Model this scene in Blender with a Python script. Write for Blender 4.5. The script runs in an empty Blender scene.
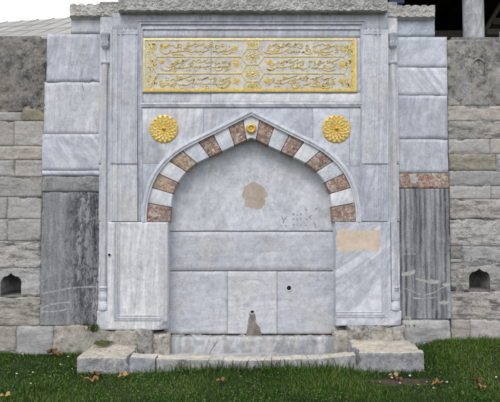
import bpy, bmesh, math, random
import numpy as np
R = math.radians
random.seed(7)
rng = np.random.default_rng(11)
scn = bpy.context.scene
COL = scn.collection

# ---------------------------------------------------------------- camera numbers
D, CAMZ, TH, FPX = 6.67, 1.75, R(2.4), 500.0
CT, ST = math.cos(TH), math.sin(TH)
def W(px, py, Y=0.0):
    u = (px-250)/FPX; v = (201-py)/FPX
    t = (Y+D)/(CT - v*ST)
    return u*t, CAMZ + t*(ST + v*CT)
def WX(px, py, Y=0.0): return W(px, py, Y)[0]
def WZ(py, Y=0.0): return W(250, py, Y)[1]
def PT(pts, Y=0.0): return [W(a, b, Y) for a, b in pts]

# ---------------------------------------------------------------- numpy noise
def _hash(ix, iy, iz, s):
    h = (ix.astype(np.int64)*374761393 + iy.astype(np.int64)*668265263 + iz.astype(np.int64)*2147483647 + s*1274126177) & 0xFFFFFFFF
    h = ((h ^ (h >> 13))*1274126177) & 0xFFFFFFFF
    h = (h ^ (h >> 16)) & 0xFFFF
    return h/32767.5 - 1.0
def vn(x, y, z, s=0):
    x, y, z = np.broadcast_arrays(np.asarray(x, float), np.asarray(y, float), np.asarray(z, float))
    ix, iy, iz = np.floor(x), np.floor(y), np.floor(z)
    fx, fy, fz = x-ix, y-iy, z-iz
    fx = fx*fx*(3-2*fx); fy = fy*fy*(3-2*fy); fz = fz*fz*(3-2*fz)
    def c(a, b, d): return _hash(ix+a, iy+b, iz+d, s)
    x00 = c(0,0,0)*(1-fx)+c(1,0,0)*fx; x10 = c(0,1,0)*(1-fx)+c(1,1,0)*fx
    x01 = c(0,0,1)*(1-fx)+c(1,0,1)*fx; x11 = c(0,1,1)*(1-fx)+c(1,1,1)*fx
    return (x00*(1-fy)+x10*fy)*(1-fz)+(x01*(1-fy)+x11*fy)*fz
def fbm(x, y, z, s=0, o=4):
    t = 0; a = .5; f = 1.0
    for k in range(o):
        t = t + a*vn(x*f+k*7.1, y*f+k*3.3, z*f+k*5.7, s+k*17); a *= .5; f *= 2.03
    return t

# ---------------------------------------------------------------- object helpers
WLOC = {}
def tag(o, label=None, cat=None, group=None, kind=None):
    if label: o['label'] = label
    if cat: o['category'] = cat
    if group: o['group'] = group
    if kind: o['kind'] = kind
    return o
def thing(name, loc, label, cat, group=None):
    o = bpy.data.objects.new(name, None); COL.objects.link(o)
    o.location = loc; o.empty_display_size = .1
    WLOC[o.name] = np.array(loc, float)
    return tag(o, label, cat, group)
def mk(name, V, F, mat, parent=None, smooth=False, angle=None, origin=None):
    V = np.asarray(V, float)
    c = np.array(origin, float) if origin is not None else (V.min(0)+V.max(0))/2
    me = bpy.data.meshes.new(name)
    me.from_pydata((V-c).tolist(), [], F)
    me.update()
    for m in (mat if isinstance(mat, (list, tuple)) else [mat]): me.materials.append(m)
    if smooth or angle is not None:
        me.polygons.foreach_set('use_smooth', [True]*len(me.polygons))
        if angle is not None: me.set_sharp_from_angle(angle=R(angle))
    o = bpy.data.objects.new(name, me); COL.objects.link(o)
    base = np.zeros(3)
    if parent is not None:
        o.parent = parent; base = WLOC[parent.name]
    o.location = c - base
    WLOC[o.name] = c
    return o

def slab(name, r, yf, th, mat, parent, amp=.001, fs=6, er=.004, chip=.004, res=.03, seed=0, hf=None, gap=.0015, top=None):
    """stone block whose front is a dense uneven surface"""
    x0, x1, z0, z1 = r[0]+gap, r[1]-gap, r[2]+gap, r[3]-gap
    nx = max(2, int((x1-x0)/res)); nz = max(2, int((z1-z0)/res))
    xs = np.linspace(x0, x1, nx+1); zs = np.linspace(z0, z1, nz+1)
    # tighten the outermost rows so edges round cleanly
    if nx > 6: xs[1] = x0+er*.5; xs[-2] = x1-er*.5
    if nz > 6: zs[1] = z0+er*.5; zs[-2] = z1-er*.5
    X, Z = np.meshgrid(xs, zs)
    d = np.minimum(np.minimum(X-x0, x1-X), np.minimum(Z-z0, z1-Z))
    rr = er*np.clip(1+.9*fbm(X*9, 0*X, Z*9, seed+3), .3, 2)
    q = np.clip(1-d/rr, 0, 1)
    e = rr*(1-np.sqrt(np.clip(1-q*q, 0, 1)))
    c = np.clip(fbm(X*6, 0*X, Z*6, seed+9)-.12, 0, 1)*np.exp(-d/(3*er+.006))*chip*5
    Y = yf + e + c + amp*fbm(X*fs, 0*X, Z*fs, seed, 5)*2
    if hf is not None: Y = Y + hf(X, Z)
    if top is not None:
        k = np.clip((Z-z0)/(z1-z0), 0, 1); Z = Z + top(X)*k
    V = np.stack([X, Y, Z], -1).reshape(-1, 3)
    N = (nx+1)
    idx = np.arange(N*(nz+1)).reshape(nz+1, N)
    F = np.stack([idx[:-1,:-1], idx[:-1,1:], idx[1:,1:], idx[1:,:-1]], -1).reshape(-1, 4).tolist()
    loop = list(idx[0,:]) + list(idx[1:,-1]) + list(idx[-1,-2::-1]) + list(idx[-2:0:-1,0])
    B = V[loop].copy(); B[:,1] = yf+th
    n0 = len(V); V = np.vstack([V, B]); L = len(loop)
    nfront = len(F)
    for i in range(L):
        j = (i+1) % L
        F.append([int(loop[j]), int(loop[i]), n0+i, n0+j])
    F.append([n0+i for i in range(L)][::-1])
    o = mk(name, V, F, mat, parent)
    sm = [True]*nfront + [False]*(L+1)
    o.data.polygons.foreach_set('use_smooth', sm)
    return o
def pslab(name, p, yf, th, mat, parent, Y=None, **k):
    """slab given by photograph rectangle, unprojected onto the plane yf"""
    a, b, c, d = p; m = (b+d)/2
    return slab(name, (WX(a,m,yf), WX(c,m,yf), WZ(d,yf), WZ(b,yf)), yf, th, mat, parent, **k)

def block(name, lo, hi, mat, parent, r=.02, amp=.008, fs=5, res=.03, seed=0, origin=None, warp=None):
    """all-round worn stone block"""
    lo = np.array(lo, float); hi = np.array(hi, float)
    n = [max(2, int((hi[i]-lo[i])/res)) for i in range(3)]
    A = [np.linspace(lo[i], hi[i], n[i]+1) for i in range(3)]
    for a, l, h in zip(A, lo, hi):
        if len(a) > 5: a[1] = l+r*.6; a[-2] = h-r*.6
    V = []; F = []; key = {}
    def vid(i, j, k):
        t = (i, j, k)
        if t not in key: key[t] = len(V); V.append((A[0][i], A[1][j], A[2][k]))
        return key[t]
    nx, ny, nz = n
    for k, flip in ((0, True), (nz, False)):
        for i in range(nx):
            for j in range(ny):
                f = [vid(i,j,k), vid(i+1,j,k), vid(i+1,j+1,k), vid(i,j+1,k)]; F.append(f[::-1] if flip else f)
    for j, flip in ((0, False), (ny, True)):
        for i in range(nx):
            for k in range(nz):
                f = [vid(i,j,k), vid(i+1,j,k), vid(i+1,j,k+1), vid(i,j,k+1)]; F.append(f[::-1] if flip else f)
    for i, flip in ((0, True), (nx, False)):
        for j in range(ny):
            for k in range(nz):
                f = [vid(i,j,k), vid(i,j+1,k), vid(i,j+1,k+1), vid(i,j,k+1)]; F.append(f[::-1] if flip else f)
    P = np.array(V); rr = min(r, *( (hi-lo)/2.01 ))
    Q = np.clip(P, lo+rr, hi-rr); nn = P-Q; l = np.linalg.norm(nn, axis=1, keepdims=True)
    nn = nn/np.maximum(l, 1e-9)
    h = amp*2*fbm(P[:,0]*fs, P[:,1]*fs, P[:,2]*fs, seed, 5)[:,None]
    P = Q + nn*(rr+h)
    if warp is not None: P = warp(P)
    return mk(name, P, F, mat, parent, smooth=True, angle=50, origin=origin)

def prism(name, poly, y0, y1, mat, parent, bev=.003, rough=0, origin=None):
    """flat shape (x,z) extruded from y0 (front) to y1"""
    poly = list(poly)
    area = sum(poly[i][0]*poly[(i+1)%len(poly)][1]-poly[(i+1)%len(poly)][0]*poly[i][1] for i in range(len(poly)))
    if area < 0: poly = poly[::-1]
    bm = bmesh.new()
    f = [bm.verts.new((x, y0, z)) for x, z in poly]
    b = [bm.verts.new((x, y1, z)) for x, z in poly]
    n = len(poly)
    ff = bm.faces.new(f); bm.faces.new(b[::-1])
    for i in range(n): bm.faces.new((f[(i+1)%n], f[i], b[i], b[(i+1)%n]))
    if bev:
        bmesh.ops.bevel(bm, geom=[e for e in ff.edges], offset=bev, segments=2, profile=.5, affect='EDGES', clamp_overlap=True)
    bm.verts.ensure_lookup_table()
    V = [tuple(v.co) for v in bm.verts]
    for i, v in enumerate(bm.verts): v.index = i
    F = [[v.index for v in fc.verts] for fc in bm.faces]
    bm.free()
    return mk(name, V, F, mat, parent, smooth=True, angle=35, origin=origin)

def offset_path(path, u, closed):
    P = np.array(path, float); n = len(P); out = []
    for i in range(n):
        a = P[(i-1) % n] if (closed or i > 0) else None
        b = P[(i+1) % n] if (closed or i < n-1) else None
        d1 = (P[i]-a) if a is not None else None
        d2 = (b-P[i]) if b is not None else None
        if d1 is None: d1 = d2
        if d2 is None: d2 = d1
        d1 = d1/np.linalg.norm(d1); d2 = d2/np.linalg.norm(d2)
        n1 = np.array([-d1[1], d1[0]]); n2 = np.array([-d2[1], d2[0]])
        m = n1+n2; L = np.linalg.norm(m)
        if L < 1e-6: m = n1; s = 1
        else:
            m = m/L; s = 1/max(.35, float(m@n1))
        out.append(P[i]+m*u*s)
    return np.array(out)
def sweep_data(path, prof, y0, closed=False, caps=True):
    n = len(path); m = len(prof); V = []
    for u, v in prof:
        O = offset_path(path, u, closed)
        for x, z in O: V.append((x, y0-v, z))
    F = []
    for j in range(m-1):
        for i in range(n if closed else n-1):
            k = (i+1) % n
            F.append([j*n+i, j*n+k, (j+1)*n+k, (j+1)*n+i])
    if caps and not closed:
        F.append([j*n for j in range(m)]); F.append([j*n+n-1 for j in range(m)][::-1])
    return V, F
def sweep(name, path, prof, y0, mat, parent, closed=False, angle=30):
    V, F = sweep_data(path, prof, y0, closed)
    o = mk(name, V, F, mat, parent, smooth=True, angle=angle)
    bm = bmesh.new(); bm.from_mesh(o.data); bmesh.ops.recalc_face_normals(bm, faces=bm.faces); bm.to_mesh(o.data); bm.free()
    return o
def catmull(pts, n=6, closed=False):
    P = np.array(pts, float); N = len(P); out = []
    if N < 3 and not closed: 
        return [tuple(P[0]+(P[-1]-P[0])*t) for t in np.linspace(0, 1, n)]
    rngi = range(N if closed else N-1)
    for i in rngi:
        p1, p2 = P[i], P[(i+1) % N]
        p0 = P[(i-1) % N] if (closed or i > 0) else 2*p1-p2
        p3 = P[(i+2) % N] if (closed or i < N-2) else 2*p2-p1
        for t in np.linspace(0, 1, n, endpoint=False):
            out.append(tuple(.5*((2*p1)+(-p0+p2)*t+(2*p0-5*p1+4*p2-p3)*t*t+(-p0+3*p1-3*p2+p3)*t**3)))
    if not closed: out.append(tuple(P[-1]))
    return out
class MB:
    def __init__(s): s.V = []; s.F = []
    def add(s, V, F):
        n = len(s.V); s.V += [tuple(v) for v in V]; s.F += [[i+n for i in f] for f in F]
    def ribbon(s, pts, w, y0, h, pen=None, taper=.35):
        """raised stroke on the plane y0; pen = nib angle for broad-pen strokes"""
        P = np.array(pts, float); n = len(P)
        if n < 2: return
        T = np.gradient(P, axis=0); T /= np.maximum(np.linalg.norm(T, axis=1, keepdims=True), 1e-9)
        Nn = np.stack([-T[:,1], T[:,0]], 1)
        t = np.linspace(0, 1, n)
        ww = np.full(n, w, float)
        if pen is not None:
            a = np.arctan2(T[:,1], T[:,0]); ww = w*(.38+.62*np.abs(np.sin(a-pen)))
        ww = ww*(taper+(1-taper)*np.sin(np.pi*np.clip(t, .0, 1))**.5)
        A = P+Nn*ww[:,None]/2; B = P-Nn*ww[:,None]/2
        A2 = P+Nn*ww[:,None]*.3; B2 = P-Nn*ww[:,None]*.3
        V = []
        for Q, y in ((A, y0), (A2, y0-h), (B2, y0-h), (B, y0)):
            V += [(x, y, z) for x, z in Q]
        F = []
        for j in range(3):
            for i in range(n-1): F.append([j*n+i, j*n+i+1, (j+1)*n+i+1, (j+1)*n+i])
        F += [[0, n, 2*n, 3*n], [4*n-1, 3*n-1, 2*n-1, n-1]]
        s.add(V, F)
    def dome(s, c, r, y0, h, n=10, rings=3, squash=1.0, rot=0.0):
        V = []; F = []
        for k in range(rings):
            a = k/rings*math.pi/2
            for i in range(n):
                t = 2*math.pi*i/n
                x, z = r*math.cos(a)*math.cos(t), r*squash*math.cos(a)*math.sin(t)
                V.append((c[0]+x*math.cos(rot)-z*math.sin(rot), y0-h*math.sin(a), c[1]+x*math.sin(rot)+z*math.cos(rot)))
        V.append((c[0], y0-h, c[1])); top = len(V)-1
        for k in range(rings-1):
            for i in range(n):
                j = (i+1) % n
                F.append([k*n+i, k*n+j, (k+1)*n+j, (k+1)*n+i])
        for i in range(n): F.append([(rings-1)*n+i, (rings-1)*n+(i+1) % n, top])
        s.add(V, F)
    def petal(s, c, a, r0, r1, w, y0, h, lift):
        """pointed leaf with a raised rim and a groove, tip lifted"""
        V = []; F = []; n = 6; ca, sa = math.cos(a), math.sin(a)
        for i in range(n+1):
            t = i/n; r = r0+(r1-r0)*t; ww = w*(math.sin(math.pi*(t*.80+.16))**.8)*(1 if t < .95 else .35)
            for j, (q, k) in enumerate(((-1, 0), (-.72, 1), (0, .35), (.72, 1), (1, 0))):
                V.append((c[0]+r*ca-q*ww*sa, y0-(k*h+(lift*t if k else -.004)), c[1]+r*sa+q*ww*ca))
        for i in range(n):
            for j in range(4): F.append([i*5+j, i*5+j+1, (i+1)*5+j+1, (i+1)*5+j])
        F.append([n*5+j for j in range(5)])
        s.add(V, F)
    def box(s, lo, hi):
        x0, y0, z0 = lo; x1, y1, z1 = hi
        s.add([(x0,y0,z0),(x1,y0,z0),(x1,y1,z0),(x0,y1,z0),(x0,y0,z1),(x1,y0,z1),(x1,y1,z1),(x0,y1,z1)],
              [[3,2,1,0],[4,5,6,7],[0,1,5,4],[1,2,6,5],[2,3,7,6],[3,0,4,7]])
    def lathe(s, c, prof, n=20):
        V = []; F = []; m = len(prof)
        for r, z in prof:
            for i in range(n):
                a = 2*math.pi*i/n; V.append((c[0]+r*math.cos(a), c[1]+r*math.sin(a), z))
        for j in range(m-1):
            for i in range(n):
                k = (i+1) % n; F.append([j*n+i, j*n+k, (j+1)*n+k, (j+1)*n+i])
        F.append(list(range(n))[::-1]); F.append([(m-1)*n+i for i in range(n)])
        s.add(V, F)
    def build(s, name, mat, parent=None, angle=35, recalc=False):
        o = mk(name, s.V, s.F, mat, parent, smooth=True, angle=angle)
        if recalc:
            bm = bmesh.new(); bm.from_mesh(o.data); bmesh.ops.recalc_face_normals(bm, faces=bm.faces); bm.to_mesh(o.data); bm.free()
        return o
def ragged(pts, amp=.006, f=45, seed=3):
    c = np.array(pts); z = 0*c[:,0]
    return [tuple(p) for p in c+np.stack([amp*2*fbm(c[:,0]*f, c[:,1]*f, z, seed, 4), amp*2*fbm(c[:,0]*f, c[:,1]*f, z, seed+5, 4)], 1)]
def paint(o, mat, mask):
    me = o.data; me.materials.append(mat); k = len(me.materials)-1
    n = len(me.polygons); c = np.empty(n*3); me.polygons.foreach_get('center', c)
    c = c.reshape(-1, 3) + WLOC[o.name]
    sm = np.empty(n, bool); me.polygons.foreach_get('use_smooth', sm)
    mi = np.empty(n, np.int32); me.polygons.foreach_get('material_index', mi)
    mi[mask(c[:,0], c[:,2]) & sm] = k
    me.polygons.foreach_set('material_index', mi)
def near(pts, w, seed=1):
    q = np.array(pts, float)
    def f(X, Z):
        best = np.full(X.shape, 9.)
        for a, b in zip(q[:-1], q[1:]):
            ab = b-a; t = np.clip(((X-a[0])*ab[0]+(Z-a[1])*ab[1])/max(ab@ab, 1e-9), 0, 1)
            best = np.minimum(best, np.hypot(X-a[0]-t*ab[0], Z-a[1]-t*ab[1]))
        return best + .5*w*fbm(X*28, 0*X, Z*28, seed, 4) < w*.5
    return f
def inside(poly, amp=.010, seed=1):
    q = np.array(poly, float)
    def f(X, Z):
        x = X+amp*2*fbm(X*30, 0*X, Z*30, seed, 4); z = Z+amp*2*fbm(X*30, 0*X, Z*30, seed+4, 4)
        r = np.zeros(X.shape, bool)
        for (x1, z1), (x2, z2) in zip(q, np.roll(q, -1, 0)):
            with np.errstate(divide='ignore', invalid='ignore'):
                c = ((z1 > z) != (z2 > z)) & (x < (x2-x1)*(z-z1)/(z2-z1)+x1)
            r ^= c
        return r
    return f
def clip_half(poly, a, b, c):
    """keep a*x+b*z<=c"""
    out = []; n = len(poly)
    for i in range(n):
        p, q = poly[i], poly[(i+1) % n]
        fp = a*p[0]+b*p[1]-c; fq = a*q[0]+b*q[1]-c
        if fp <= 0: out.append(p)
        if (fp < 0 < fq) or (fq < 0 < fp):
            t = fp/(fp-fq); out.append((p[0]+(q[0]-p[0])*t, p[1]+(q[1]-p[1])*t))
    return out
def blob(cx, cz, rx, rz, seed, n=40, amp=.2, f=1.4):
    a = np.linspace(0, 2*np.pi, n, endpoint=False)
    k = 1+amp*2*fbm(np.cos(a)*f, np.sin(a)*f, 0*a, seed, 4)
    return [(cx+rx*kk*math.cos(t), cz+rz*kk*math.sin(t)) for kk, t in zip(k, a)]

# ---------------------------------------------------------------- materials
class NT:
    def __init__(s, name):
        s.m = bpy.data.materials.new(name); s.m.use_nodes = True
        s.t = s.m.node_tree; s.n = s.t.nodes; s.l = s.t.links
        s.b = s.n['Principled BSDF']
        s.b.inputs['Specular IOR Level'].default_value = .3
        tc = s.n.new('ShaderNodeTexCoord'); oi = s.n.new('ShaderNodeObjectInfo')
        mu = s.n.new('ShaderNodeVectorMath'); mu.operation = 'SCALE'
        cx = s.n.new('ShaderNodeCombineXYZ')
        for i in range(3): s.l.new(oi.outputs['Random'], cx.inputs[i])
        s.l.new(cx.outputs[0], mu.inputs[0]); mu.inputs['Scale'].default_value = 41.0
        ad = s.n.new('ShaderNodeVectorMath'); ad.operation = 'ADD'
        s.l.new(tc.outputs['Object'], ad.inputs[0]); s.l.new(mu.outputs[0], ad.inputs[1])
        s.v = ad.outputs[0]; s.obj = tc.outputs['Object']; s.gen = tc.outputs['Generated']; s.rnd = oi.outputs['Random']
    def put(s, sock, v):
        if isinstance(v, bpy.types.NodeSocket): s.l.new(v, sock)
        elif isinstance(v, (tuple, list)):
            sock.default_value = tuple(v)+((1,) if len(v) == 3 and len(sock.default_value) == 4 else ())
        else: sock.default_value = v
    def mapv(s, scale=(1,1,1), rot=(0,0,0), v=None):
        if any(rot):
            q0 = s.n.new('ShaderNodeMapping'); s.put(q0.inputs['Vector'], v or s.v)
            q0.inputs['Rotation'].default_value = rot; v = q0.outputs[0]
        q = s.n.new('ShaderNodeMapping'); s.put(q.inputs['Vector'], v or s.v)
        q.inputs['Scale'].default_value = scale
        return q.outputs[0]
    def noise(s, scale, detail=4, rough=.55, dist=0, v=None):
        q = s.n.new('ShaderNodeTexNoise'); s.put(q.inputs['Vector'], v or s.v)
        q.inputs['Scale'].default_value = scale; q.inputs['Detail'].default_value = detail
        q.inputs['Roughness'].default_value = rough; q.inputs['Distortion'].default_value = dist
        return q.outputs['Fac']
    def voro(s, scale, feature='F1', v=None, rnd=1):
        q = s.n.new('ShaderNodeTexVoronoi'); q.feature = feature; s.put(q.inputs['Vector'], v or s.v)
        q.inputs['Scale'].default_value = scale; q.inputs['Randomness'].default_value = rnd
        return q
    def ramp(s, fac, stops, interp='LINEAR'):
        q = s.n.new('ShaderNodeValToRGB'); s.put(q.inputs[0], fac); e = q.color_ramp.elements
        q.color_ramp.interpolation = interp
        while len(e) > 1: e.remove(e[-1])
        for i, (p, c) in enumerate(stops):
            el = e[0] if i == 0 else e.new(p)
            el.position = p
            el.color = (c, c, c, 1) if isinstance(c, (int, float)) else tuple(c)+(1,)
        return q.outputs[0]
    def mix(s, f, a, b, mode='MIX'):
        q = s.n.new('ShaderNodeMix'); q.data_type = 'RGBA'; q.blend_type = mode
        # colour sockets are indices 6,7
        for i, val in ((0, f), (6, a), (7, b)): s.put(q.inputs[i], val)
        return q.outputs[2]
    def math(s, op, a, b=0.0, c=None, clamp=False):
        q = s.n.new('ShaderNodeMath'); q.operation = op; q.use_clamp = clamp
        s.put(q.inputs[0], a); s.put(q.inputs[1], b)
        if c is not None: s.put(q.inputs[2], c)
        return q.outputs[0]
    def sep(s, v=None):
        q = s.n.new('ShaderNodeSeparateXYZ'); s.put(q.inputs[0], v or s.v); return q.outputs
    def attr(s, name):
        q = s.n.new('ShaderNodeAttribute'); q.attribute_name = name; return q
    def bump(s, h, strength=.4, dist=.01, prev=None):
        q = s.n.new('ShaderNodeBump'); q.inputs['Strength'].default_value = strength; q.inputs['Distance'].default_value = dist
        s.put(q.inputs['Height'], h)
        if prev is not None: s.l.new(prev, q.inputs['Normal'])
        return q.outputs[0]
    def out(s, col, rough=.7, nrm=None, metal=0.0):
        s.put(s.b.inputs['Base Color'], col); s.put(s.b.inputs['Roughness'], rough); s.put(s.b.inputs['Metallic'], metal)
        if nrm is not None: s.l.new(nrm, s.b.inputs['Normal'])
        return s.m
    def edge(s, w):
        """1 near the rim of the object's own front outline (x,z of generated coordinates)"""
        o = s.sep(s.gen)
        a = s.math('MINIMUM', o[0], s.math('SUBTRACT', 1.0, o[0]))
        b = s.math('MINIMUM', o[2], s.math('SUBTRACT', 1.0, o[2]))
        return s.math('SUBTRACT', 1.0, s.math('DIVIDE', s.math('MINIMUM', a, b), w, clamp=True))

def marble(name, a=(.60,.612,.645), b=(.475,.49,.53), vein=(.33,.345,.385), rot=R(80), veins=.5, vscale=(.6,1,4), streak=.30, warm=(.50,.455,.39), warmth=.25, pits=.5, edge=.3, scratch=.25):
    s = NT(name)
    cl = s.noise(1.5, 8, .66, .8)
    c = s.mix(s.ramp(cl, [(.34, 0), (.66, 1)]), b, a)
    vv = s.mapv(vscale, (0, rot, 0))
    w = s.noise(1.5, 7, .66, .9, vv)
    c = s.mix(s.math('MULTIPLY', s.ramp(w, [(.40, 0), (.50, 1), (.52, .8), (.60, 0)]), veins), c, vein)
    w2 = s.noise(3.6, 6, .62, .6, vv)
    c = s.mix(s.math('MULTIPLY', s.ramp(w2, [(.53, 0), (.68, 1)]), veins*.6), c, tuple(min(.8, x*1.18) for x in a))
    # grime: vertical runs, warm patina and pale scratches with their own shapes
    st = s.noise(3.0, 6, .68, .3, s.mapv((3.4, 3.4, .32)))
    c = s.mix(s.math('MULTIPLY', s.ramp(st, [(.50, 0), (.76, 1)]), streak), c, (.265,.27,.275))
    wp = s.noise(2.3, 6, .65, .3, s.mapv((1, 1, .6)))
    c = s.mix(s.math('MULTIPLY', s.ramp(wp, [(.50, 0), (.72, 1)]), warmth), c, warm)
    sc = s.noise(9, 6, .75, .3, s.mapv((2.2, 2.2, .8)))
    c = s.mix(s.math('MULTIPLY', s.ramp(sc, [(.57, 0), (.68, 1)]), scratch), c, (.68,.685,.70))
    g = s.noise(95, 5, .75)
    c = s.mix(1.0, c, s.ramp(g, [(.28, .80), (.72, 1.16)]), 'MULTIPLY')
    g2 = s.noise(13, 9, .78, .3)
    c = s.mix(1.0, c, s.ramp(g2, [(.30, .74), (.5, 1.0), (.70, 1.17)]), 'MULTIPLY')
    g3 = s.noise(3.3, 8, .74, .5)
    c = s.mix(1.0, c, s.ramp(g3, [(.30, .84), (.70, 1.12)]), 'MULTIPLY')
    pit = s.noise(30, 4, .65, .2)
    pm = s.ramp(pit, [(.655, 0), (.72, 1)])
    c = s.mix(s.math('MULTIPLY', pm, pits), c, (.20,.20,.205))
    rid = s.math('ABSOLUTE', s.math('SUBTRACT', s.noise(.9, 7, .66, .5), .5))
    hz = s.ramp(s.noise(1.9, 4, .6), [(.50, 0), (.60, 1)])
    c = s.mix(s.math('MULTIPLY', s.ramp(rid, [(.0, .5), (.006, 0)]), hz), c, (.16,.16,.165))
    cr = s.noise(6.5, 9, .8, .4, s.mapv((1, 1, .8)))
    c = s.mix(s.ramp(cr, [(.60, 0), (.70, .40)]), c, (.27,.265,.26))
    ed = s.math('MULTIPLY', s.edge(.035), s.ramp(s.noise(7, 6, .7), [(.48, 0), (.64, 1)]))
    c = s.mix(s.math('MULTIPLY', ed, edge), c, (.24,.235,.225))
    c = s.mix(1.0, c, s.ramp(s.rnd, [(0, (.90,.91,.94)), (.5, (1.03,1.03,1.03)), (1, (1.14,1.12,1.08))]), 'MULTIPLY')
    h = s.math('SUBTRACT', s.math('ADD', s.math('MULTIPLY', g, .25), s.math('MULTIPLY', g2, .7)), s.math('MULTIPLY', pm, .7))
    return s.out(c, s.ramp(g2, [(.3, .5), (.7, .7)]), s.bump(h, .28, .005))

M = {}
M['marble'] = marble('pale_marble', a=(.61,.625,.675), b=(.48,.495,.555), streak=.36)
M['marble_diag'] = marble('diagonal_veined_marble', a=(.645,.66,.705), b=(.585,.60,.65), vein=(.36,.38,.44), rot=R(-52), veins=.7, vscale=(.4,1,2.4), streak=.10, warmth=.12, scratch=.1)
M['marble_pier'] = marble('shallow_veined_marble', a=(.65,.66,.70), b=(.585,.60,.65), vein=(.35,.37,.42), rot=R(38), veins=.75, vscale=(.3,1,1.5), streak=.12, warmth=.15, scratch=.15)
M['marble_diag2'] = marble('steep_veined_marble', a=(.59,.61,.67), b=(.50,.52,.58), vein=(.37,.39,.445), rot=R(47), veins=.6, vscale=(.4,1,2.6), streak=.18, warmth=.12, scratch=.15)
M['marble_flat'] = marble('horizontal_veined_marble', a=(.60,.605,.635), b=(.525,.53,.565), vein=(.38,.39,.43), rot=R(4), veins=.4, vscale=(.4,1,4), streak=.16, warm=(.56,.49,.43), warmth=.40)
M['marble_niche'] = marble('stained_niche_marble', a=(.60,.615,.67), b=(.485,.505,.57), rot=R(62), veins=.35, vscale=(.7,1,1.6), streak=.28, warmth=.12, pits=.8, scratch=.55)
M['marble_vert'] = marble('vertical_veined_marble', a=(.68,.68,.705), b=(.57,.58,.62), vein=(.38,.39,.43), rot=R(88), veins=.55, vscale=(.3,1,4.5), streak=.45, warmth=.6, warm=(.57,.52,.455), scratch=.35)
M['marble_white'] = marble('white_marble', a=(.69,.695,.73), b=(.58,.595,.64), vein=(.42,.44,.49), rot=R(60), veins=.5, streak=.2, warmth=.25)
M['marble_grimy'] = marble('rain_streaked_marble', a=(.58,.59,.63), b=(.44,.45,.50), streak=.85, warmth=.3, edge=.7)
M['marble_panel'] = marble('inscription_ground_marble', a=(.64,.61,.58), b=(.56,.54,.53), veins=.25, streak=.12, warm=(.63,.51,.29), warmth=.75, pits=.6, edge=.2)
M['marble_basin'] = marble('wet_stained_marble', a=(.53,.535,.555), b=(.37,.38,.41), vein=(.16,.17,.195), rot=R(78), veins=.65, vscale=(.7,1,1.5), streak=.80, warmth=.7, warm=(.50,.45,.38), pits=.8, scratch=.5)

def worn(name, a, b, dark, pore=.6, strata=False, lichen=None, bump=.7, patina=None):
    s = NT(name)
    c = s.mix(s.ramp(s.noise(1.7, 9, .7, .4), [(.32, 0), (.68, 1)]), b, a)
    zone = s.ramp(s.noise(1.5, 6, .7, .3, s.mapv((.6, 1, 2.6)) if strata else s.v), [(.38, 0), (.56, 1)])
    n = s.noise(4.5 if strata else 10, 9, .74, .15, s.mapv((1, 1, 4.2)) if strata else s.v)
    pm = s.math('MULTIPLY', s.ramp(n, [(.50, 0), (.61, 1)]), zone)
    c = s.mix(s.math('MULTIPLY', pm, pore), c, dark)
    f = s.noise(34, 7, .78, 0, s.mapv((1, 1, 2.4)) if strata else s.v)
    fm = s.ramp(f, [(.53, 0), (.70, 1)])
    fz = s.math('MULTIPLY', fm, s.math('ADD', .45, s.math('MULTIPLY', zone, .55)))
    c = s.mix(s.math('MULTIPLY', fz, pore), c, tuple(x*.8 for x in dark))
    pl = s.noise(7, 8, .75, .2, s.mapv((1, 1, 1.6)) if strata else s.v)
    c = s.mix(s.math('MULTIPLY', s.ramp(pl, [(.52, 0), (.70, 1)]), .5), c, tuple(min(.66, x*1.3) for x in a))
    g = s.noise(75, 6, .82)
    c = s.mix(1.0, c, s.ramp(g, [(.28, .66), (.72, 1.30)]), 'MULTIPLY')
    g4 = s.noise(15, 9, .8, .2, s.mapv((1, 1, 1.5)) if strata else s.v)
    c = s.mix(1.0, c, s.ramp(g4, [(.30, .74), (.5, 1.0), (.70, 1.18)]), 'MULTIPLY')
    if lichen: c = s.mix(s.math('MULTIPLY', s.ramp(s.noise(3.1, 8, .74), [(.50, 0), (.66, 1)]), .6), c, lichen)
    c = s.mix(1.0, c, s.ramp(s.rnd, [(0, .84), (1, 1.14)]), 'MULTIPLY')
    rw = s.math('FRACT', s.math('MULTIPLY', s.rnd, 7.31))
    c = s.mix(1.0, c, s.ramp(rw, [(0, (1.05,1.0,.93)), (.5, (1,1,1)), (1, (.97,.99,1.04))]), 'MULTIPLY')
    if patina:                      # paler tan mixed into upward faces
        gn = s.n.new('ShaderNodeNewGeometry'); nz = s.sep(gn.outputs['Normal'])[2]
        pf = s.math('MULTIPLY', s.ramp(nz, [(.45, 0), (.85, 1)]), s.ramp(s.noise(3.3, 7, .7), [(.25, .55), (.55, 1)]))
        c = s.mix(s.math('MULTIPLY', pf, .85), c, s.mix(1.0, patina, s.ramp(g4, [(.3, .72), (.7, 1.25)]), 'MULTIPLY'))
    ed = s.math('MULTIPLY', s.edge(.04), s.ramp(s.noise(6, 6, .7), [(.45, 0), (.64, 1)]))
    c = s.mix(s.math('MULTIPLY', ed, .4), c, dark)
    h = s.math('SUBTRACT', s.math('ADD', s.math('MULTIPLY', g, .35), s.math('MULTIPLY', g4, .9)), s.math('ADD', s.math('MULTIPLY', pm, .8), s.math('MULTIPLY', fz, .7)))
    return s.out(c, .9, s.bump(h, bump, .010))
M['ashlar'] = worn('weathered_ashlar', (.47,.445,.42), (.37,.353,.337), (.165,.156,.147), .5, True, None, .5)
M['ashlar_pit'] = worn('pitted_ashlar', (.49,.468,.445), (.385,.37,.352), (.085,.082,.077), .85, True, None, .75)
M['ashlar_tan'] = worn('tan_ashlar', (.37,.345,.29), (.30,.28,.235), (.17,.15,.12), .5, True)
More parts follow.
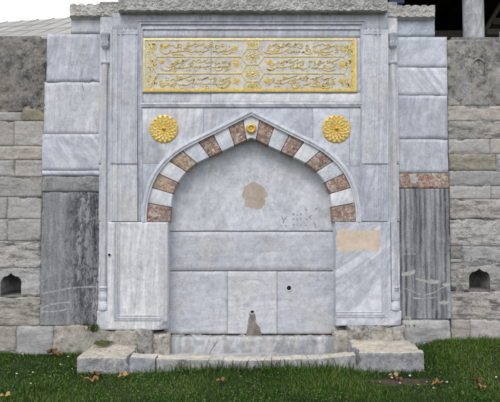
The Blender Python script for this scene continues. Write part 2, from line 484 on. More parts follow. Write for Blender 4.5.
M['tuff'] = worn('dark_rough_stone', (.29,.285,.27), (.12,.118,.112), (.035,.035,.033), .9, False, (.32,.31,.275))
M['tuff_light'] = worn('grey_rough_stone', (.36,.352,.335), (.20,.196,.188), (.055,.053,.05), .95, False, (.38,.365,.33))
M['yellow_stone'] = worn('yellowish_stone', (.36,.33,.235), (.27,.25,.19), (.12,.11,.085), .6)
M['niche_shade'] = worn('niche_shade_stone', (.24,.232,.22), (.13,.126,.12), (.05,.05,.048), .7)  # darker stone that puts the niche shade into the colour
M['plinth'] = worn('broken_plinth_stone', (.46,.435,.40), (.31,.30,.28), (.08,.078,.07), .9, False, (.33,.29,.21))
M['bench'] = worn('worn_block_marble', (.46,.46,.465), (.33,.335,.345), (.15,.148,.145), .6, False, None, .8, (.60,.535,.43))
M['curb'] = worn('grey_curb_marble', (.43,.44,.455), (.30,.31,.33), (.14,.14,.14), .5, False, None, .6, (.62,.56,.46))
M['cornice'] = worn('carved_cornice_marble', (.64,.63,.62), (.52,.515,.51), (.19,.187,.184), .5, False, None, .8)
M['mortar'] = worn('dark_joint_mortar', (.36,.345,.325), (.25,.24,.228), (.10,.097,.092), .7)
M['band'] = worn('mortared_band', (.37,.37,.375), (.29,.29,.295), (.16,.16,.16), .6)
M['cement'] = worn('grey_cement', (.33,.31,.27), (.25,.235,.205), (.13,.12,.105), .6)
M['whitemortar'] = worn('white_mortar', (.60,.59,.56), (.47,.465,.445), (.28,.275,.26), .45)
M['quartz'] = worn('pale_vein', (.50,.505,.50), (.40,.41,.41), (.28,.285,.285), .4)

def breccia(name, tones):
    s = NT(name)
    wv = s.n.new('ShaderNodeVectorMath'); wv.operation = 'ADD'
    nz = s.n.new('ShaderNodeTexNoise'); s.put(nz.inputs['Vector'], s.v); nz.inputs['Scale'].default_value = 18; nz.inputs['Detail'].default_value = 6
    sc = s.n.new('ShaderNodeVectorMath'); sc.operation = 'SCALE'; sc.inputs['Scale'].default_value = .085
    s.l.new(nz.outputs['Color'], sc.inputs[0]); s.l.new(s.v, wv.inputs[0]); s.l.new(sc.outputs[0], wv.inputs[1])
    v = wv.outputs[0]; k = len(tones)
    vo = s.voro(26, v=v); c = s.ramp(s.sep(vo.outputs['Color'])[0], [(i/k, t) for i, t in enumerate(tones)], 'CONSTANT')
    vs = s.voro(75, v=v); c2 = s.ramp(s.sep(vs.outputs['Color'])[1], [(i/k, t) for i, t in enumerate(tones[::-1])], 'CONSTANT')
    c = s.mix(s.ramp(s.noise(11, 6, .7), [(.44, 0), (.54, 1)]), c, c2)
    c = s.mix(s.ramp(s.noise(16, 7, .75, .5), [(.52, 0), (.60, .8)]), c, (.52,.46,.42))
    c = s.mix(s.ramp(s.noise(20, 6, .75), [(.56, 0), (.68, .8)]), c, tuple(x*.45 for x in tones[2]))
    g = s.noise(80, 6, .78)
    c = s.mix(1.0, c, s.ramp(g, [(.28, .70), (.72, 1.28)]), 'MULTIPLY')
    c = s.mix(s.ramp(s.noise(5, 6, .7), [(.46, 0), (.66, .65)]), c, (.17,.13,.11))
    return s.out(c, .65, s.bump(g, .4, .004))
M['breccia'] = breccia('red_breccia', [(.27,.14,.10), (.37,.27,.215), (.19,.09,.065), (.54,.48,.42), (.32,.23,.18), (.31,.155,.10)])
M['breccia_br'] = breccia('brown_breccia', [(.36,.24,.16), (.45,.34,.25), (.27,.155,.10), (.50,.42,.34), (.33,.22,.15)])

def striped(name, light, dark, jag, period):
    s = NT(name); left = name.startswith('left')
    o = s.sep(s.obj)
    wob = s.noise(1.6, 6, .68, .3, s.mapv((1.2, 1, 1.2)))
    x = s.math('ADD', o[0], s.math('MULTIPLY', s.math('SUBTRACT', wob, .5), jag))
    cx = s.n.new('ShaderNodeCombineXYZ'); s.l.new(x, cx.inputs[0]); s.l.new(o[1], cx.inputs[1]); s.l.new(o[2], cx.inputs[2])
    band = s.noise(1.0, 3, .5, 0, s.mapv((1/period, 1, .55), v=cx.outputs[0]))
    fine = s.noise(1.0, 7, .78, .3, s.mapv((40, 10, 6.0 if left else 3.5), v=cx.outputs[0]))
    ph = s.math('SINE', s.math('MULTIPLY', x, 2*math.pi/period))
    k = s.math('ADD', s.math('ADD', s.math('MULTIPLY', band, .75), s.math('MULTIPLY', fine, .40)), s.math('MULTIPLY', ph, .02 if left else .05))
    c = s.ramp(k, [(.44, dark), (.55, tuple(a*.5+b*.5 for a, b in zip(light, dark))), (.70, light)])
    if left:
        m = s.ramp(s.math('ADD', s.sep(s.gen)[0], s.math('MULTIPLY', s.math('SUBTRACT', s.noise(2.5, 6, .7), .5), .7)), [(.36, 1), (.62, 0)])
        c = s.mix(s.math('MULTIPLY', m, .74), c, s.ramp(s.noise(5, 8, .75, .2, s.mapv((2.8, 1, .5))), [(.3, (.165,.17,.18)), (.7, (.34,.346,.355))]))
        rid = s.math('ABSOLUTE', s.math('SUBTRACT', s.noise(1.0, 6, .65, .6, s.mapv((13, 6, 4.2), v=cx.outputs[0])), .5))
        c = s.mix(s.math('MULTIPLY', s.ramp(rid, [(.0, 1), (.055, 0)]), s.math('SUBTRACT', .95, s.math('MULTIPLY', m, .8))), c, (.028,.029,.032))
    g = s.noise(45, 7, .8)
    c = s.mix(1.0, c, s.ramp(g, [(.28, .60), (.72, 1.36)]), 'MULTIPLY')
    c = s.mix(s.ramp(s.noise(4.2, 8, .78), [(.54, 0), (.66, .6)]), c, (.075,.078,.088))
    c = s.mix(s.ramp(s.noise(4.7, 8, .76), [(.55, 0), (.72, .5)]), c, (.42,.42,.415))
    return s.out(c, .75, s.bump(s.math('ADD', k, s.math('MULTIPLY', g, .4)), .5, .012))
M['stripe_left'] = striped('left_banded_slab', (.31,.315,.325), (.06,.062,.067), .16, .062)
M['stripe_right'] = striped('right_banded_slab', (.33,.332,.338), (.055,.058,.066), .06, .067)

def gold(name, a, b, rough=.42, metal=.35):
    s = NT(name)
    n = s.noise(26, 6, .7)
    c = s.mix(s.ramp(n, [(.35, 0), (.62, 1)]), b, a)
    p = s.noise(60, 4, .7)
    c = s.mix(s.ramp(p, [(.53, 0), (.66, .75)]), c, (.24,.17,.075))
    return s.out(c, rough, s.bump(p, .35, .004), metal)
M['gold'] = gold('gilding', (.80,.56,.14), (.58,.38,.08))
M['gold_pale'] = gold('pale_gilding', (.80,.66,.27), (.60,.48,.18))
M['gold_worn'] = gold('worn_gilding', (.56,.43,.15), (.38,.28,.10), .55, .2)
M['gold_letter'] = gold('letter_gilding', (.78,.61,.22), (.54,.41,.14), .5, .25)
M['gold_deep'] = gold('orange_gilding', (.78,.53,.12), (.62,.40,.07))

def plain(name, c, rough=.8, var=.25, scale=12, bump=.2):
    s = NT(name)
    n = s.noise(scale, 6, .65)
    cc = s.mix(1.0, s.mix(0.0, c, c), s.ramp(n, [(.25, 1-var), (.75, 1+var)]), 'MULTIPLY')
    return s.out(cc, rough, s.bump(n, bump, .006))
M['hole'] = plain('hole_dark', (.012,.012,.012), .95)
M['patch_brown'] = plain('brown_plaster', (.44,.36,.30), .9, .22, 9)
M['patch_peach'] = plain('peach_paint', (.62,.50,.395), .85, .22, 9)
M['graffiti'] = plain('faded_black_paint', (.31,.31,.345), .9, .6, 90)
M['soil'] = plain('bare_soil', (.060,.045,.030), .95, .5, 30, .8)
M['wood_dark'] = plain('dark_wood', (.020,.015,.012), .8, .4, 18)  # wood set near-black to make the porch interior dark
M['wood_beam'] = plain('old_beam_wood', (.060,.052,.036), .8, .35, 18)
M['dark_wall'] = plain('dark_plaster', (.022,.018,.017), .9, .3, 6)  # near-black albedo puts the porch darkness into the colour
M['blue_paint'] = plain('blue_painted_board', (.035,.045,.10), .7, .2, 8)
M['pebble'] = plain('pale_pebble', (.50,.47,.42), .8, .2, 20)
M['leaf'] = plain('dry_brown_leaf', (.26,.135,.05), .75, .45, 25)
M['leaf_pale'] = plain('pale_dry_leaf', (.42,.27,.12), .75, .35, 25)
M['leaf_dark'] = plain('rotting_dark_leaf', (.12,.06,.03), .8, .45, 25)
M['petal'] = plain('daisy_white', (.72,.72,.70), .7, .08, 40)
M['daisy_eye'] = plain('daisy_yellow', (.62,.42,.04), .8, .1, 40)
M['moss'] = plain('moss_green', (.085,.10,.022), .95, .5, 40)
M['weed'] = plain('weed_leaf_green', (.055,.10,.022), .7, .4, 20)

def lead():
    s = NT('weathered_lead_sheet')
    c = s.mix(s.ramp(s.noise(1.2, 6, .6), [(.35, 0), (.65, 1)]), (.26,.25,.228), (.345,.33,.30))
    c = s.mix(s.ramp(s.noise(2.5, 5, .6, .2, s.mapv((3, .5, .5))), [(.55, 0), (.7, .5)]), c, (.24,.235,.22))
    g = s.noise(40, 4, .6)
    c = s.mix(1.0, c, s.ramp(g, [(.3, .9), (.7, 1.1)]), 'MULTIPLY')
    return s.out(c, .6, s.bump(g, .2, .006))
M['lead'] = lead()

def grassmat():
    s = NT('grass_blade')
    a = s.attr('tint')
    c = s.ramp(a.outputs['Fac'], [(0, (.019,.046,.003)), (.45, (.040,.096,.008)), (.8, (.082,.145,.015)), (.95, (.115,.14,.03)), (1, (.17,.13,.055))])
    m = s.out(c, .55)
    s.b.inputs['Subsurface Weight'].default_value = 0
    s.b.inputs['Transmission Weight'].default_value = 0
    return m
M['grass'] = grassmat()
def turf():
    s = NT('turf_ground')
    c = s.mix(s.ramp(s.noise(6, 7, .7), [(.35, 0), (.65, 1)]), (.012,.022,.005), (.026,.044,.010))
    c = s.mix(s.ramp(s.noise(1.5, 5, .6), [(.55, 0), (.7, .6)]), c, (.05,.04,.025))
    return s.out(c, .95, s.bump(s.noise(50, 5, .7), .8, .02))
M['turf'] = turf()

# ---------------------------------------------------------------- ground
def sstep(a, b, x):
    t = np.clip((x-a)/(b-a), 0, 1); return t*t*(3-2*t)
def gz(x, y):
    x = np.asarray(x, float); y = np.asarray(y, float)
    z = .22*sstep(1.75, 2.6, x)*sstep(-1.1, -.15, y) + .05*np.exp(-((x)/1.1)**4)*np.exp(-((y+.85)/.35)**2) + .04*sstep(-1.6, -2.4, x)*sstep(-.9, -.15, y)
    z = z + .02*fbm(x*1.1, y*1.1, 0*x, 5, 3)*sstep(40, 8, np.abs(x)+np.abs(y))
    return z - .02
g = np.concatenate([[-250,-120,-60,-30,-15,-9], np.linspace(-6, 6, 121), [9,15,30,60,120,250]])
gy = np.concatenate([[-250,-120,-60,-30,-15,-8], np.linspace(-5, 1, 61), [3,6,12,25,60,120,300]])
GX, GY = np.meshgrid(g, gy)
GZ = gz(GX, GY)
V = np.stack([GX, GY, GZ], -1).reshape(-1, 3); n = len(g)
idx = np.arange(len(V)).reshape(len(gy), n)
F = np.stack([idx[:-1,:-1], idx[:-1,1:], idx[1:,1:], idx[1:,:-1]], -1).reshape(-1, 4).tolist()
o = mk('ground', V, F, M['turf'], smooth=True, origin=(0,0,0)); tag(o, 'dark turf and earth of the lawn in front of the fountain', 'ground', kind='structure')

# ================================================================ FOUNTAIN
YP = -.10      # front of the portal
YN = .095       # back wall of the niche
fountain = thing('wall_fountain', (0, 0, 0), 'white marble wall fountain with pointed arch niche and gilded Ottoman inscription panel', 'fountain')
P = fountain
# rough core behind everything
mb = MB()
mb.box((WX(100,170,.3), .20, 0), (WX(397,170,.3), .85, WZ(2,.2)))
mb.build('core_masonry', M['mortar'], P)
# side cores behind the frame strips (niche opening left free)
mb = MB()
for a, b in ((101, 150), (352, 396)):
    mb.box((WX(a,170,-.05), -.055, WZ(328)), (WX(b,170,-.05), .20, WZ(14)))
mb.box((WX(148,60,-.05), -.054, WZ(112)), (WX(354,60,-.05), .199, WZ(14.5)))
mb.build('backing', M['marble'], P)

# --- niche back
tymp = pslab('tympanum', (160, 118, 344, 231.25), YN, .05, M['marble_niche'], P, amp=.0015, res=.0075, seed=1, er=.004)
pslab('niche_slab', (164, 231.6, 340, 270.8), YN+.002, .05, M['marble_flat'], P, amp=.0012, res=.03, seed=2, er=.003)
ra = dict(amp=.0012, res=.025, er=.0025)
pslab('niche_slab', (164, 271.2, 227.4, 334), YN+.002, .05, M['marble_flat'], P, seed=3, **ra)
tapx, tapz = W(252, 312, YN)
def taphole(X, Z):
    return .035*(((X-tapx)**2+(Z-tapz)**2) < .019**2)
spout_slab = pslab('spout_slab', (227.4, 271.2, 277, 334), YN, .06, M['marble_flat'], P, amp=.0012, res=.012, er=.0025, seed=4, hf=taphole)
h2x, h2z = W(289, 288, YN)
pslab('niche_slab', (277, 271.2, 340, 334), YN+.003, .05, M['marble_flat'], P, seed=5, amp=.0012, res=.02, er=.0025)
def ringhole(name, px, py, r, Y):
    x, z = W(px, py, Y)
    m = MB(); n = 18; V = []; F = []
    prof = [(r*1.55, 0.0), (r*1.45, .005), (r*1.1, .006), (r*.95, .001), (r*.9, -.02)]
    for rr, v in prof:
        for i in range(n):
            a = 2*math.pi*i/n; V.append((x+rr*math.cos(a), Y-v, z+rr*math.sin(a)*1.02))
    for j in range(len(prof)-1):
        for i in range(n):
            k = (i+1) % n; F.append([j*n+i, j*n+k, (j+1)*n+k, (j+1)*n+i])
    m.add(V, F)
    o = m.build(name, M['marble_flat'], P)
    m = MB(); m.dome((x, z), r*.97, Y-.001, .0015, 16, 2); m.build('bore_shade', M['hole'], o)  # near-black disc stands in for the shade inside the hole
    return o
ringhole('overflow_hole', 289, 288, .030, YN)
ringhole('spout_hole', 252.3, 312, .022, YN-.001)
ringhole('peg_hole', 109.5, 255, .017, YP-.001)
# carved scrolls on the spout slab
m = MB()
def pxr(m, pts, w, Y, h, n=6, **k): m.ribbon(catmull(PT(pts, Y), n), w, Y+.0005, h, **k)
for s in (1, -1):
    f = lambda x, s=s: 252.3+s*(x)
    pxr(m, [(f(3),311),(f(7),308.5),(f(12),309),(f(14.5),313),(f(12),317),(f(8.5),316),(f(8),313),(f(10.5),311.5)], .016, YN, .004)
    pxr(m, [(f(14),309),(f(17),314),(f(15.5),319),(f(11),321)], .012, YN, .003)
    pxr(m, [(f(0),279),(f(8),279.5),(f(12),283),(f(16),284)], .012, YN, .003)
    pxr(m, [(f(0),283),(f(4),284.5),(f(5),288),(f(2),290),(f(0),292.5)], .012, YN, .003)
    pxr(m, [(f(16),284),(f(19),290),(f(18.5),300)], .010, YN, .002)
m.build('carved_scroll', M['marble_flat'], spout_slab)
# grey cement smear below the spout
sm = PT([(250.3,313),(254.5,313),(255.2,318),(255.8,322),(259.5,327),(261,332),(262.5,336.5),(268,338),(256,341.5),(247,339.5),(240,336.2),(246,334.5),(247,330),(247.5,326),(248.5,321),(249.4,317)], YN)
prism('cement_smear', ragged(catmull(sm, 10, True), .007), YN-.006, YN+.01, M['cement'], P, bev=.005)
# plaster blot and graffiti
x, z = W(254.6, 196, YN)
paint(tymp, M['patch_brown'], inside(blob(x, z, .165, .178, 3, 120, .10, 3.0), .009, 2))
m = MB(); YG = YN-.0035
def gf(pts, w=.012): m.ribbon(PT(pts, YN), w, YG+.003, .0022, taper=.7)
for pts in ([(281.5,215.5),(282.6,218.5),(283.6,219.6),(283.4,223.2)], [(287,215.6),(285.4,218),(283.8,219.5)]): gf(pts, .013)
for x0 in (281.6, 286): gf([(x0-.6,225.2),(x0+.2,226.8)], .012)
m.build('graffiti', M['graffiti'], P); m = MB()
for r_, y_ in enumerate((214.2, 219.2, 225)):
    for k, x_ in enumerate((293.6, 297.2, 300.8)):
        if r_ == 0 and k == 0: gf([(x_-1,y_-1.2),(x_-1,y_+1.2)], .010); gf([(x_+1,y_-1.1),(x_-.8,y_),(x_+1,y_+1.2)], .009)
        elif r_ == 0 and k == 1: gf([(x_,y_-1.2),(x_,y_+1.2)], .010); gf([(x_-.9,y_+1.2),(x_+.9,y_+1.2)], .008)
        elif r_ == 0: gf([(x_-1,y_+1.2),(x_-.6,y_-1.2),(x_,y_+.4),(x_+.7,y_-1.2),(x_+1.1,y_+1.2)], .009)
        elif r_ == 1 and k == 0: gf([(x_-1,y_-1.2),(x_-1,y_+1.1)], .010); gf([(x_+1,y_-1.2),(x_+1,y_+1.1)], .010); gf([(x_-1,y_),(x_+1,y_)], .008)
        elif r_ == 1 and k == 1: gf([(x_-.7,y_-1.2),(x_+.8,y_-.8),(x_-.5,y_),(x_+.9,y_+.8),(x_-.7,y_+1.3)], .011)
        elif k == 1: gf([(x_-.9,y_+1.1),(x_-.8,y_-1.1),(x_+.8,y_+1.1),(x_+.9,y_-1.1)], .009)
        elif r_ == 2 and k == 2: gf([(x_+.9,y_-1.1),(x_-.7,y_-.7),(x_+.7,y_+.5),(x_-.8,y_+1.1)], .009)
        else: gf([(x_-1,y_-1.1),(x_+1.1,y_-1.1)], .010); gf([(x_,y_-1.1),(x_,y_+1.2)], .010)
m.build('graffiti', M['graffiti'], P); m = MB()
gf([(311.8,215.2),(309.6,216.8),(308.9,217.4)], .02); gf([(308.9,217.2),(311.4,219.2)], .02)
for x_, y_ in ((306,209.6), (316.3,208.9), (306.4,219), (305.8,225.4)): gf([(x_-1,y_-.4),(x_+1,y_+.3)], .018)
gf([(313.6,222),(315.3,225),(315.2,228)], .014)
gf([(304.5,206.2),(307,210.8)], .007); gf([(317,207.5),(313,212.5)], .007)
m.build('graffiti', M['graffiti'], P)

# --- arch
AX = 251.3
intr = [(169.5,222),(170.4,210),(172.4,194),(175.7,185.5),(180.5,177.7),(186,171.5),(191.8,166.3),(200,161),(209,156.8),(217,153.2),(224,150),(237,143.9),(AX,137.2)]
extr = [(146.5,222),(147,209),(149.7,194),(153,184),(157.8,174.6),(164,166),(172.4,158),(180,152),(188.5,146.8),(199,141.5),(209.6,136.3),(227,127.6),(AX,115.3)]
def dense(pts, n=200):
    c = np.array(catmull(pts, 12)); l = np.r_[0, np.cumsum(np.linalg.norm(np.diff(c, axis=0), axis=1))]
    t = np.linspace(0, l[-1], n); return np.stack([np.interp(t, l, c[:,0]), np.interp(t, l, c[:,1])], 1)
ID, ED = dense(intr), dense(extr)
YV = -.075
nv = 9; kh = .058
bi = np.linspace(0, 1-kh*.72, nv+1); be = np.linspace(0, 1-kh, nv+1)
jt = rng.normal(0, .0065, nv+1); jt[0] = jt[-1] = 0; bi = bi+jt; be = be+jt+np.r_[0, rng.normal(0, .003, nv-1), 0]
arch = prism('pointed_arch', PT([tuple(p) for p in np.vstack([ID[:, :]*[1,1]+[-3,-2], ED[::-1]+[2,2]])] , YV), YV+.02, .19, M['mortar'], P, bev=0)

tmp = PT([tuple(p) for p in np.vstack([np.c_[2*AX-ID[:,0]+3, ID[:,1]-2], np.c_[2*AX-ED[::-1,0]-2, ED[::-1,1]+2]])], YV)
prism('arch_backing', tmp, YV+.02, .19, M['mortar'], arch, bev=0)
k_ = 0
for side in (0, 1):
    for k in range(nv):
        a0, a1 = bi[k]+.0025, bi[k+1]-.0025; b0, b1 = be[k]+.002, be[k+1]-.002
        ii = [np.array([np.interp(t, np.linspace(0,1,200), ID[:,q]) for q in (0,1)]) for t in np.linspace(a0, a1, 7)]
        ee = [np.array([np.interp(t, np.linspace(0,1,200), ED[:,q]) for q in (0,1)]) for t in np.linspace(b1, b0, 7)]
        pts = [tuple(p) for p in ii+ee]
        if side: pts = [(2*AX-x, y) for x, y in pts]
        red = (k % 2 == 0)
        mat = (M['breccia_br'] if k in (2,4) and not side else M['breccia']) if red else M['marble_white']
        o = prism('voussoir', PT(pts, YV), YV+random.uniform(-.003, .003), .145, mat, arch, bev=.004)
        o['label'] = ('red breccia' if red else 'white marble')+' wedge stone of the arch'
ks = [(AX+s*0, 0) for s in ()]
it = [tuple(np.array([np.interp(t, np.linspace(0,1,200), ID[:,q]) for q in (0,1)])) for t in np.linspace(bi[-1]+.003, 1, 6)]
et = [tuple(np.array([np.interp(t, np.linspace(0,1,200), ED[:,q]) for q in (0,1)])) for t in np.linspace(be[-1]+.002, 1, 6)]
mir = lambda L: [(2*AX-x, y) for x, y in L]
key = prism('keystone', PT(it + mir(it[:-1])[::-1] + mir(et) + et[::-1][1:], YV), YV-.002, .145, M['marble_white'], arch, bev=.004)
# gilded boss of the keystone
bx, bz = W(251.2, 128.8, YV)
m = MB()
V = []; F = []; n = 24
prof = [(.071,0),(.070,.016),(.064,.030),(.054,.039),(.044,.042),(.036,.038),(.030,.026),(.026,.020)]
for r_, v in prof:
    for i in range(n):
        a = 2*math.pi*i/n; V.append((bx+r_*math.cos(a), YV-v, bz+r_*math.sin(a)))
for j in range(len(prof)-1):
    for i in range(n):
        k = (i+1) % n; F.append([j*n+i, j*n+k, (j+1)*n+k, (j+1)*n+i])
F.append([(len(prof)-1)*n+i for i in range(n)])
m.add(V, F); boss = m.build('gilded_boss', M['gold'], P)
m = MB(); m.dome((bx, bz), .016, YV-.020, .012, 12, 3); m.build('boss_core', M['gold_deep'], boss)

# moulding that follows the back of the arch
full = [tuple(p) for p in ED[::4]] + [(AX, 115.3)]
fullm = full[:-1] + [(AX, 115.3)] + mir(full[:-1])[::-1]
path = PT(fullm, -.09)
prof = [(-.002,-.02),(-.002,.018),(.012,.020),(.016,.014),(.020,.014),(.026,.026),(.040,.030),(.046,.020),(.052,.018),(.066,.018),(.072,.006),(.075,-.02)]
sweep('arch_moulding', path, prof, -.085, M['marble_white'], P, angle=25)

# --- spandrels (plates with joints)
YS = -.080
spl = PT([(139,108.5),(AX,108.5),(AX,113)] + [tuple(p) for p in ED[::-1][6::6]] + [(146.5,221.5),(139,221.5)], YS)
spr = [(2*WX(AX,150,YS)-x, z) for x, z in spl]
zj = WZ(163.5, YS)
def piece(poly, cuts, seed):
    for a, b, c in cuts: poly = clip_half(poly, a, b, c)
    return prism('spandrel_slab', poly, YS+random.uniform(-.0015,.0015), .05, M['marble_diag2'] if seed % 2 else M['marble'], P, bev=.002)
xj = WX(203.5, 130, YS); g_ = .0013
piece(spl, [(1,0,xj-g_),(0,-1,-zj-g_)], 0)
piece(spl, [(1,0,xj-g_),(0,1,zj-g_)], 2)
piece(spl, [(-1,0,-xj-g_)], 2)
xk = WX(313, 130, YS); xl = WX(349.5, 130, YS)
piece(spr, [(1,0,xk-g_)], 1)
piece(spr, [(-1,0,-xk-g_),(1,0,xl-g_),(0,-1,-WZ(166,YS)-g_)], 3)
piece(spr, [(-1,0,-xl-g_),(0,-1,-WZ(166,YS)-g_)], 2)
piece(spr, [(0,1,WZ(166,YS)-g_)], 0)

# rosettes
def rosette(px, py, rad, label, rot):
    x, z = W(px, py, YS); o = None
    m = MB()
    V = []; F = []; n = 48
    prof = [(rad,0),(rad*.99,.008),(rad*.95,.012),(rad*.2,.014)]
    for r_, v in prof:
        for i in range(n):
            a = 2*math.pi*i/n; q = r_*(1+.025*math.cos(a*16+rot*16)) if r_ > rad*.9 else r_
            V.append((x+q*math.cos(a), YS-v, z+q*math.sin(a)))
    for j in range(len(prof)-1):
        for i in range(n):
            k = (i+1) % n; F.append([j*n+i, j*n+k, (j+1)*n+k, (j+1)*n+i])
    F.append([(len(prof)-1)*n+i for i in range(n)])
    m.add(V, F)
    root = m.build('rosette', M['gold'], P); root['label'] = label
    for nn, rc, pl, pw, y0, h, mm, off in ((16,.79,.20,.165,.009,.012,'gold',0), (16,.61,.19,.135,.014,.012,'gold_pale',.5), (12,.43,.18,.125,.018,.012,'gold',.25), (8,.25,.14,.11,.020,.010,'gold_deep',.5)):
        q = MB()
        for i in range(nn):
            a = 2*math.pi*(i+off)/nn + rot
            q.petal((x, z), a, rad*(rc-pl*1.15), rad*(rc+pl*1.0), rad*pw*1.02, YS-y0, h*.6, .004)
        q.build('petal_ring', M[mm], root, angle=60, recalc=True)
    q = MB(); q.dome((x, z), rad*.15, YS-.03, .026, 14, 4); q.build('rosette_centre', M['gold_deep'], root)
    q = MB(); q.dome((x, z), rad*.05, YS-.054, .004, 10, 2); q.build('centre_hole', M['gold_worn'], root)
rosette(164, 129, .186, 'gilded rosette left of the arch', .1)
rosette(336.3, 129, .186, 'gilded rosette right of the arch', .2)

# --- inner frame round inscription and spandrels
YF = -.085
ipath = PT([(139,221),(138,103),(137.4,21),(371-5.5,21),(364.6,103),(363.6,221)], YF)
fprof = [(.0,-.03),(.0,.012),(-.008,.016),(-.014,.012),(-.018,.004),(-.026,.004),(-.032,.010),(-.046,.012),(-.052,.002),(-.056,-.03)]
sweep('inner_frame', ipath, [(u, v) for u, v in fprof], YF, M['marble'], P, angle=20)
ipath2 = PT([(142,102.2),(142,29),(361,29),(361,102.2)], YF)
sweep('panel_fillet', ipath2, [(.012,-.02),(.012,.006),(.004,.010),(-.006,.010),(-.012,.004),(-.013,-.02)], YF, M['marble'], P, angle=20)
sweep('string_course', PT([(141,105),(362,105)], YF), [(.030,-.03),(.030,.004),(.022,.014),(.010,.016),(.004,.010),(-.004,.010),(-.012,.004),(-.024,.002),(-.026,-.03)], YF, M['marble_diag'], P, angle=20)
# plates under / around the inscription
pslab('panel_slab', (140.5, 24.5, 362, 37.8), -.079, .05, M['marble_grimy'], P, seed=21, amp=.0006)
pslab('panel_slab', (140.5, 92.6, 211, 103.6), -.079, .05, M['marble'], P, seed=22, amp=.0006)
pslab('panel_slab', (211, 92.6, 362, 103.6), -.088, .05, M['marble_white'], P, seed=23, amp=.0006)
pslab('panel_slab', (139.8, 37.8, 143.2, 92.6), -.079, .05, M['marble'], P, seed=24, amp=.0006)
pslab('panel_slab', (357, 37.8, 362.3, 92.6), -.079, .05, M['marble_white'], P, seed=25, amp=.0006)

# --- inscription
YI = -.100
insc = pslab('inscription_panel', (142.6, 37.8, 357.6, 92.6), YI, .06, M['marble_panel'], P, seed=30, amp=.0012, fs=14, res=.02, er=.003)
m = MB()
xj_ = WX(211, 65, YI)
m.box((xj_-.003, YI-.0015, WZ(92.4,YI)), (xj_+.003, YI+.01, WZ(38,YI)))
m.build('panel_joint', M['mortar'], insc); m = MB()
m.box((WX(349,65,YI)-.002, YI-.0012, WZ(58,YI)), (WX(349,65,YI)+.002, YI+.01, WZ(38,YI)))
m.build('panel_joint', M['mortar'], insc)
bp = PT([(144.4,91),(144.4,39.8),(355.6,39.8),(355.6,91)], YI)
sweep('gilded_border', bp, [(.014,-.01),(.013,.005),(.008,.007),(-.008,.007),(-.013,.005),(-.014,-.01)], YI, M['gold_pale'], insc, closed=True, angle=25)
# bottom and right edge bands are wider
m = MB()
m.ribbon(PT([(145,90.2),(250,90.2),(355,90.2)], YI), .040, YI, .008, taper=1)
m.ribbon(PT([(353.8,40),(353.8,65),(353.8,91)], YI), .040, YI, .007, taper=1)
m.build('gilded_border', M['gold'], insc)
# cartouche lines + honeycomb
m = MB()
def ln(pts, w=.021): m.ribbon([q for a, b in zip(PT(pts, YI)[:-1], PT(pts, YI)[1:]) for q in ((a[0],a[1]), ((a[0]+b[0])/2,(a[1]+b[1])/2))]+[PT(pts, YI)[-1]], w, YI, .007, taper=1)
for y_ in (56.6, 73.4):
    ln([(157,y_),(241.3,y_)]); ln([(264,y_),(344,y_)])
for s in (0, 1):
    f = (lambda x: x) if s == 0 else (lambda x: 505.2-x)
    ln([(f(246.7),41),(f(246.9),48.8),(f(241.3),56.6),(f(246.7),64.7),(f(241.3),73.4),(f(246.7),81.6),(f(244),86),(f(246.7),90)], .018)
for y_ in (48.8, 64.7, 81.6): ln([(246.7,y_),(258.5,y_)], .018)
for s in (0, 1):
    f = (lambda x: x) if s == 0 else (lambda x: 501-x)
    ln([(f(149),41.5),(f(152.5),49),(f(157),56.6),(f(152.5),65),(f(157),73.4),(f(152.5),82),(f(149),89)], .014)
m.build('cartouche_lines', M['gold_pale'], insc)
# arabesque filling
def scroll(m, x, y, r, turns, a0, w, dirn=1):
    n = 18; pts = []
    for i in range(n):
        t = i/(n-1); a = a0+dirn*t*turns*2*math.pi; q = r*(1-.8*t)
        pts.append((x+q*math.cos(a), y+q*math.sin(a)))
    m.ribbon(PT(pts, YI), w, YI, .005, taper=.6)
rr = random.Random(4)
for s in (0, 1):
    m = MB()
    for yy in np.arange(43.2, 90, 3.3):
        xx = 149.2+rr.uniform(-.2, .2); xx = xx if s == 0 else 501-xx
        scroll(m, xx, yy, 2.0, 1.3, rr.uniform(0, 6.3), .015, rr.choice((-1, 1)))
    for cy in (48.6, 65, 81.8):
        for j in range(11):
            xx = 153+rr.uniform(-2.0, 3.4); yc = cy+rr.uniform(-5.5, 5.5)
            if s: xx = 501-xx
            scroll(m, xx, yc, rr.uniform(1.0, 1.7), 1.1, rr.uniform(0, 6.3), .014, rr.choice((-1, 1)))
    m.build('arabesque', M['gold_pale'], insc)
for cy in (56.7, 73.2, 86.3, 44.8):
    m = MB()
    for j in range(8):
        a = j*math.pi/4+.3
        q = 4.6 if cy in (56.7, 73.2) else 3.4
        scroll(m, 252.6+q*1.25*math.cos(a), cy+min(q, 3.4 if cy > 80 or cy < 50 else 5)*math.sin(a), 1.6, 1.2, a, .015, 1 if j % 2 else -1)
    m.build('arabesque', M['gold_pale'], insc)
for (cx, cy) in ((235,48.5),(269.5,49),(237,63),(236,81),(269.5,63.5),(268,81.5),(341.5,48),(341,65),(342,82),(162,83),(161,47)):
    m = MB()
    for j in range(4): scroll(m, cx+rr.uniform(-1.6,1.6), cy+(j-1.5)*1.5+rr.uniform(-.4,.4), rr.uniform(1.2,1.9), 1.2, rr.uniform(0,6), .013, rr.choice((-1,1)))
    m.build('arabesque', M['gold_pale'], insc)
for cy, sc in ((56.7, 1), (73.2, 1.05), (44.5, .7), (86.2, .7)):
    m = MB(); x, z = W(252.6, cy, YI)
    for i in range(10):
        a = 2*math.pi*i/10; m.dome((x+.040*sc*math.cos(a), z+.036*sc*math.sin(a)), .014*sc, YI, .009, 8, 2, .8, a)
    m.dome((x, z), .022*sc, YI, .013, 10, 3)
    m.build('medallion', M['gold_pale'], insc)
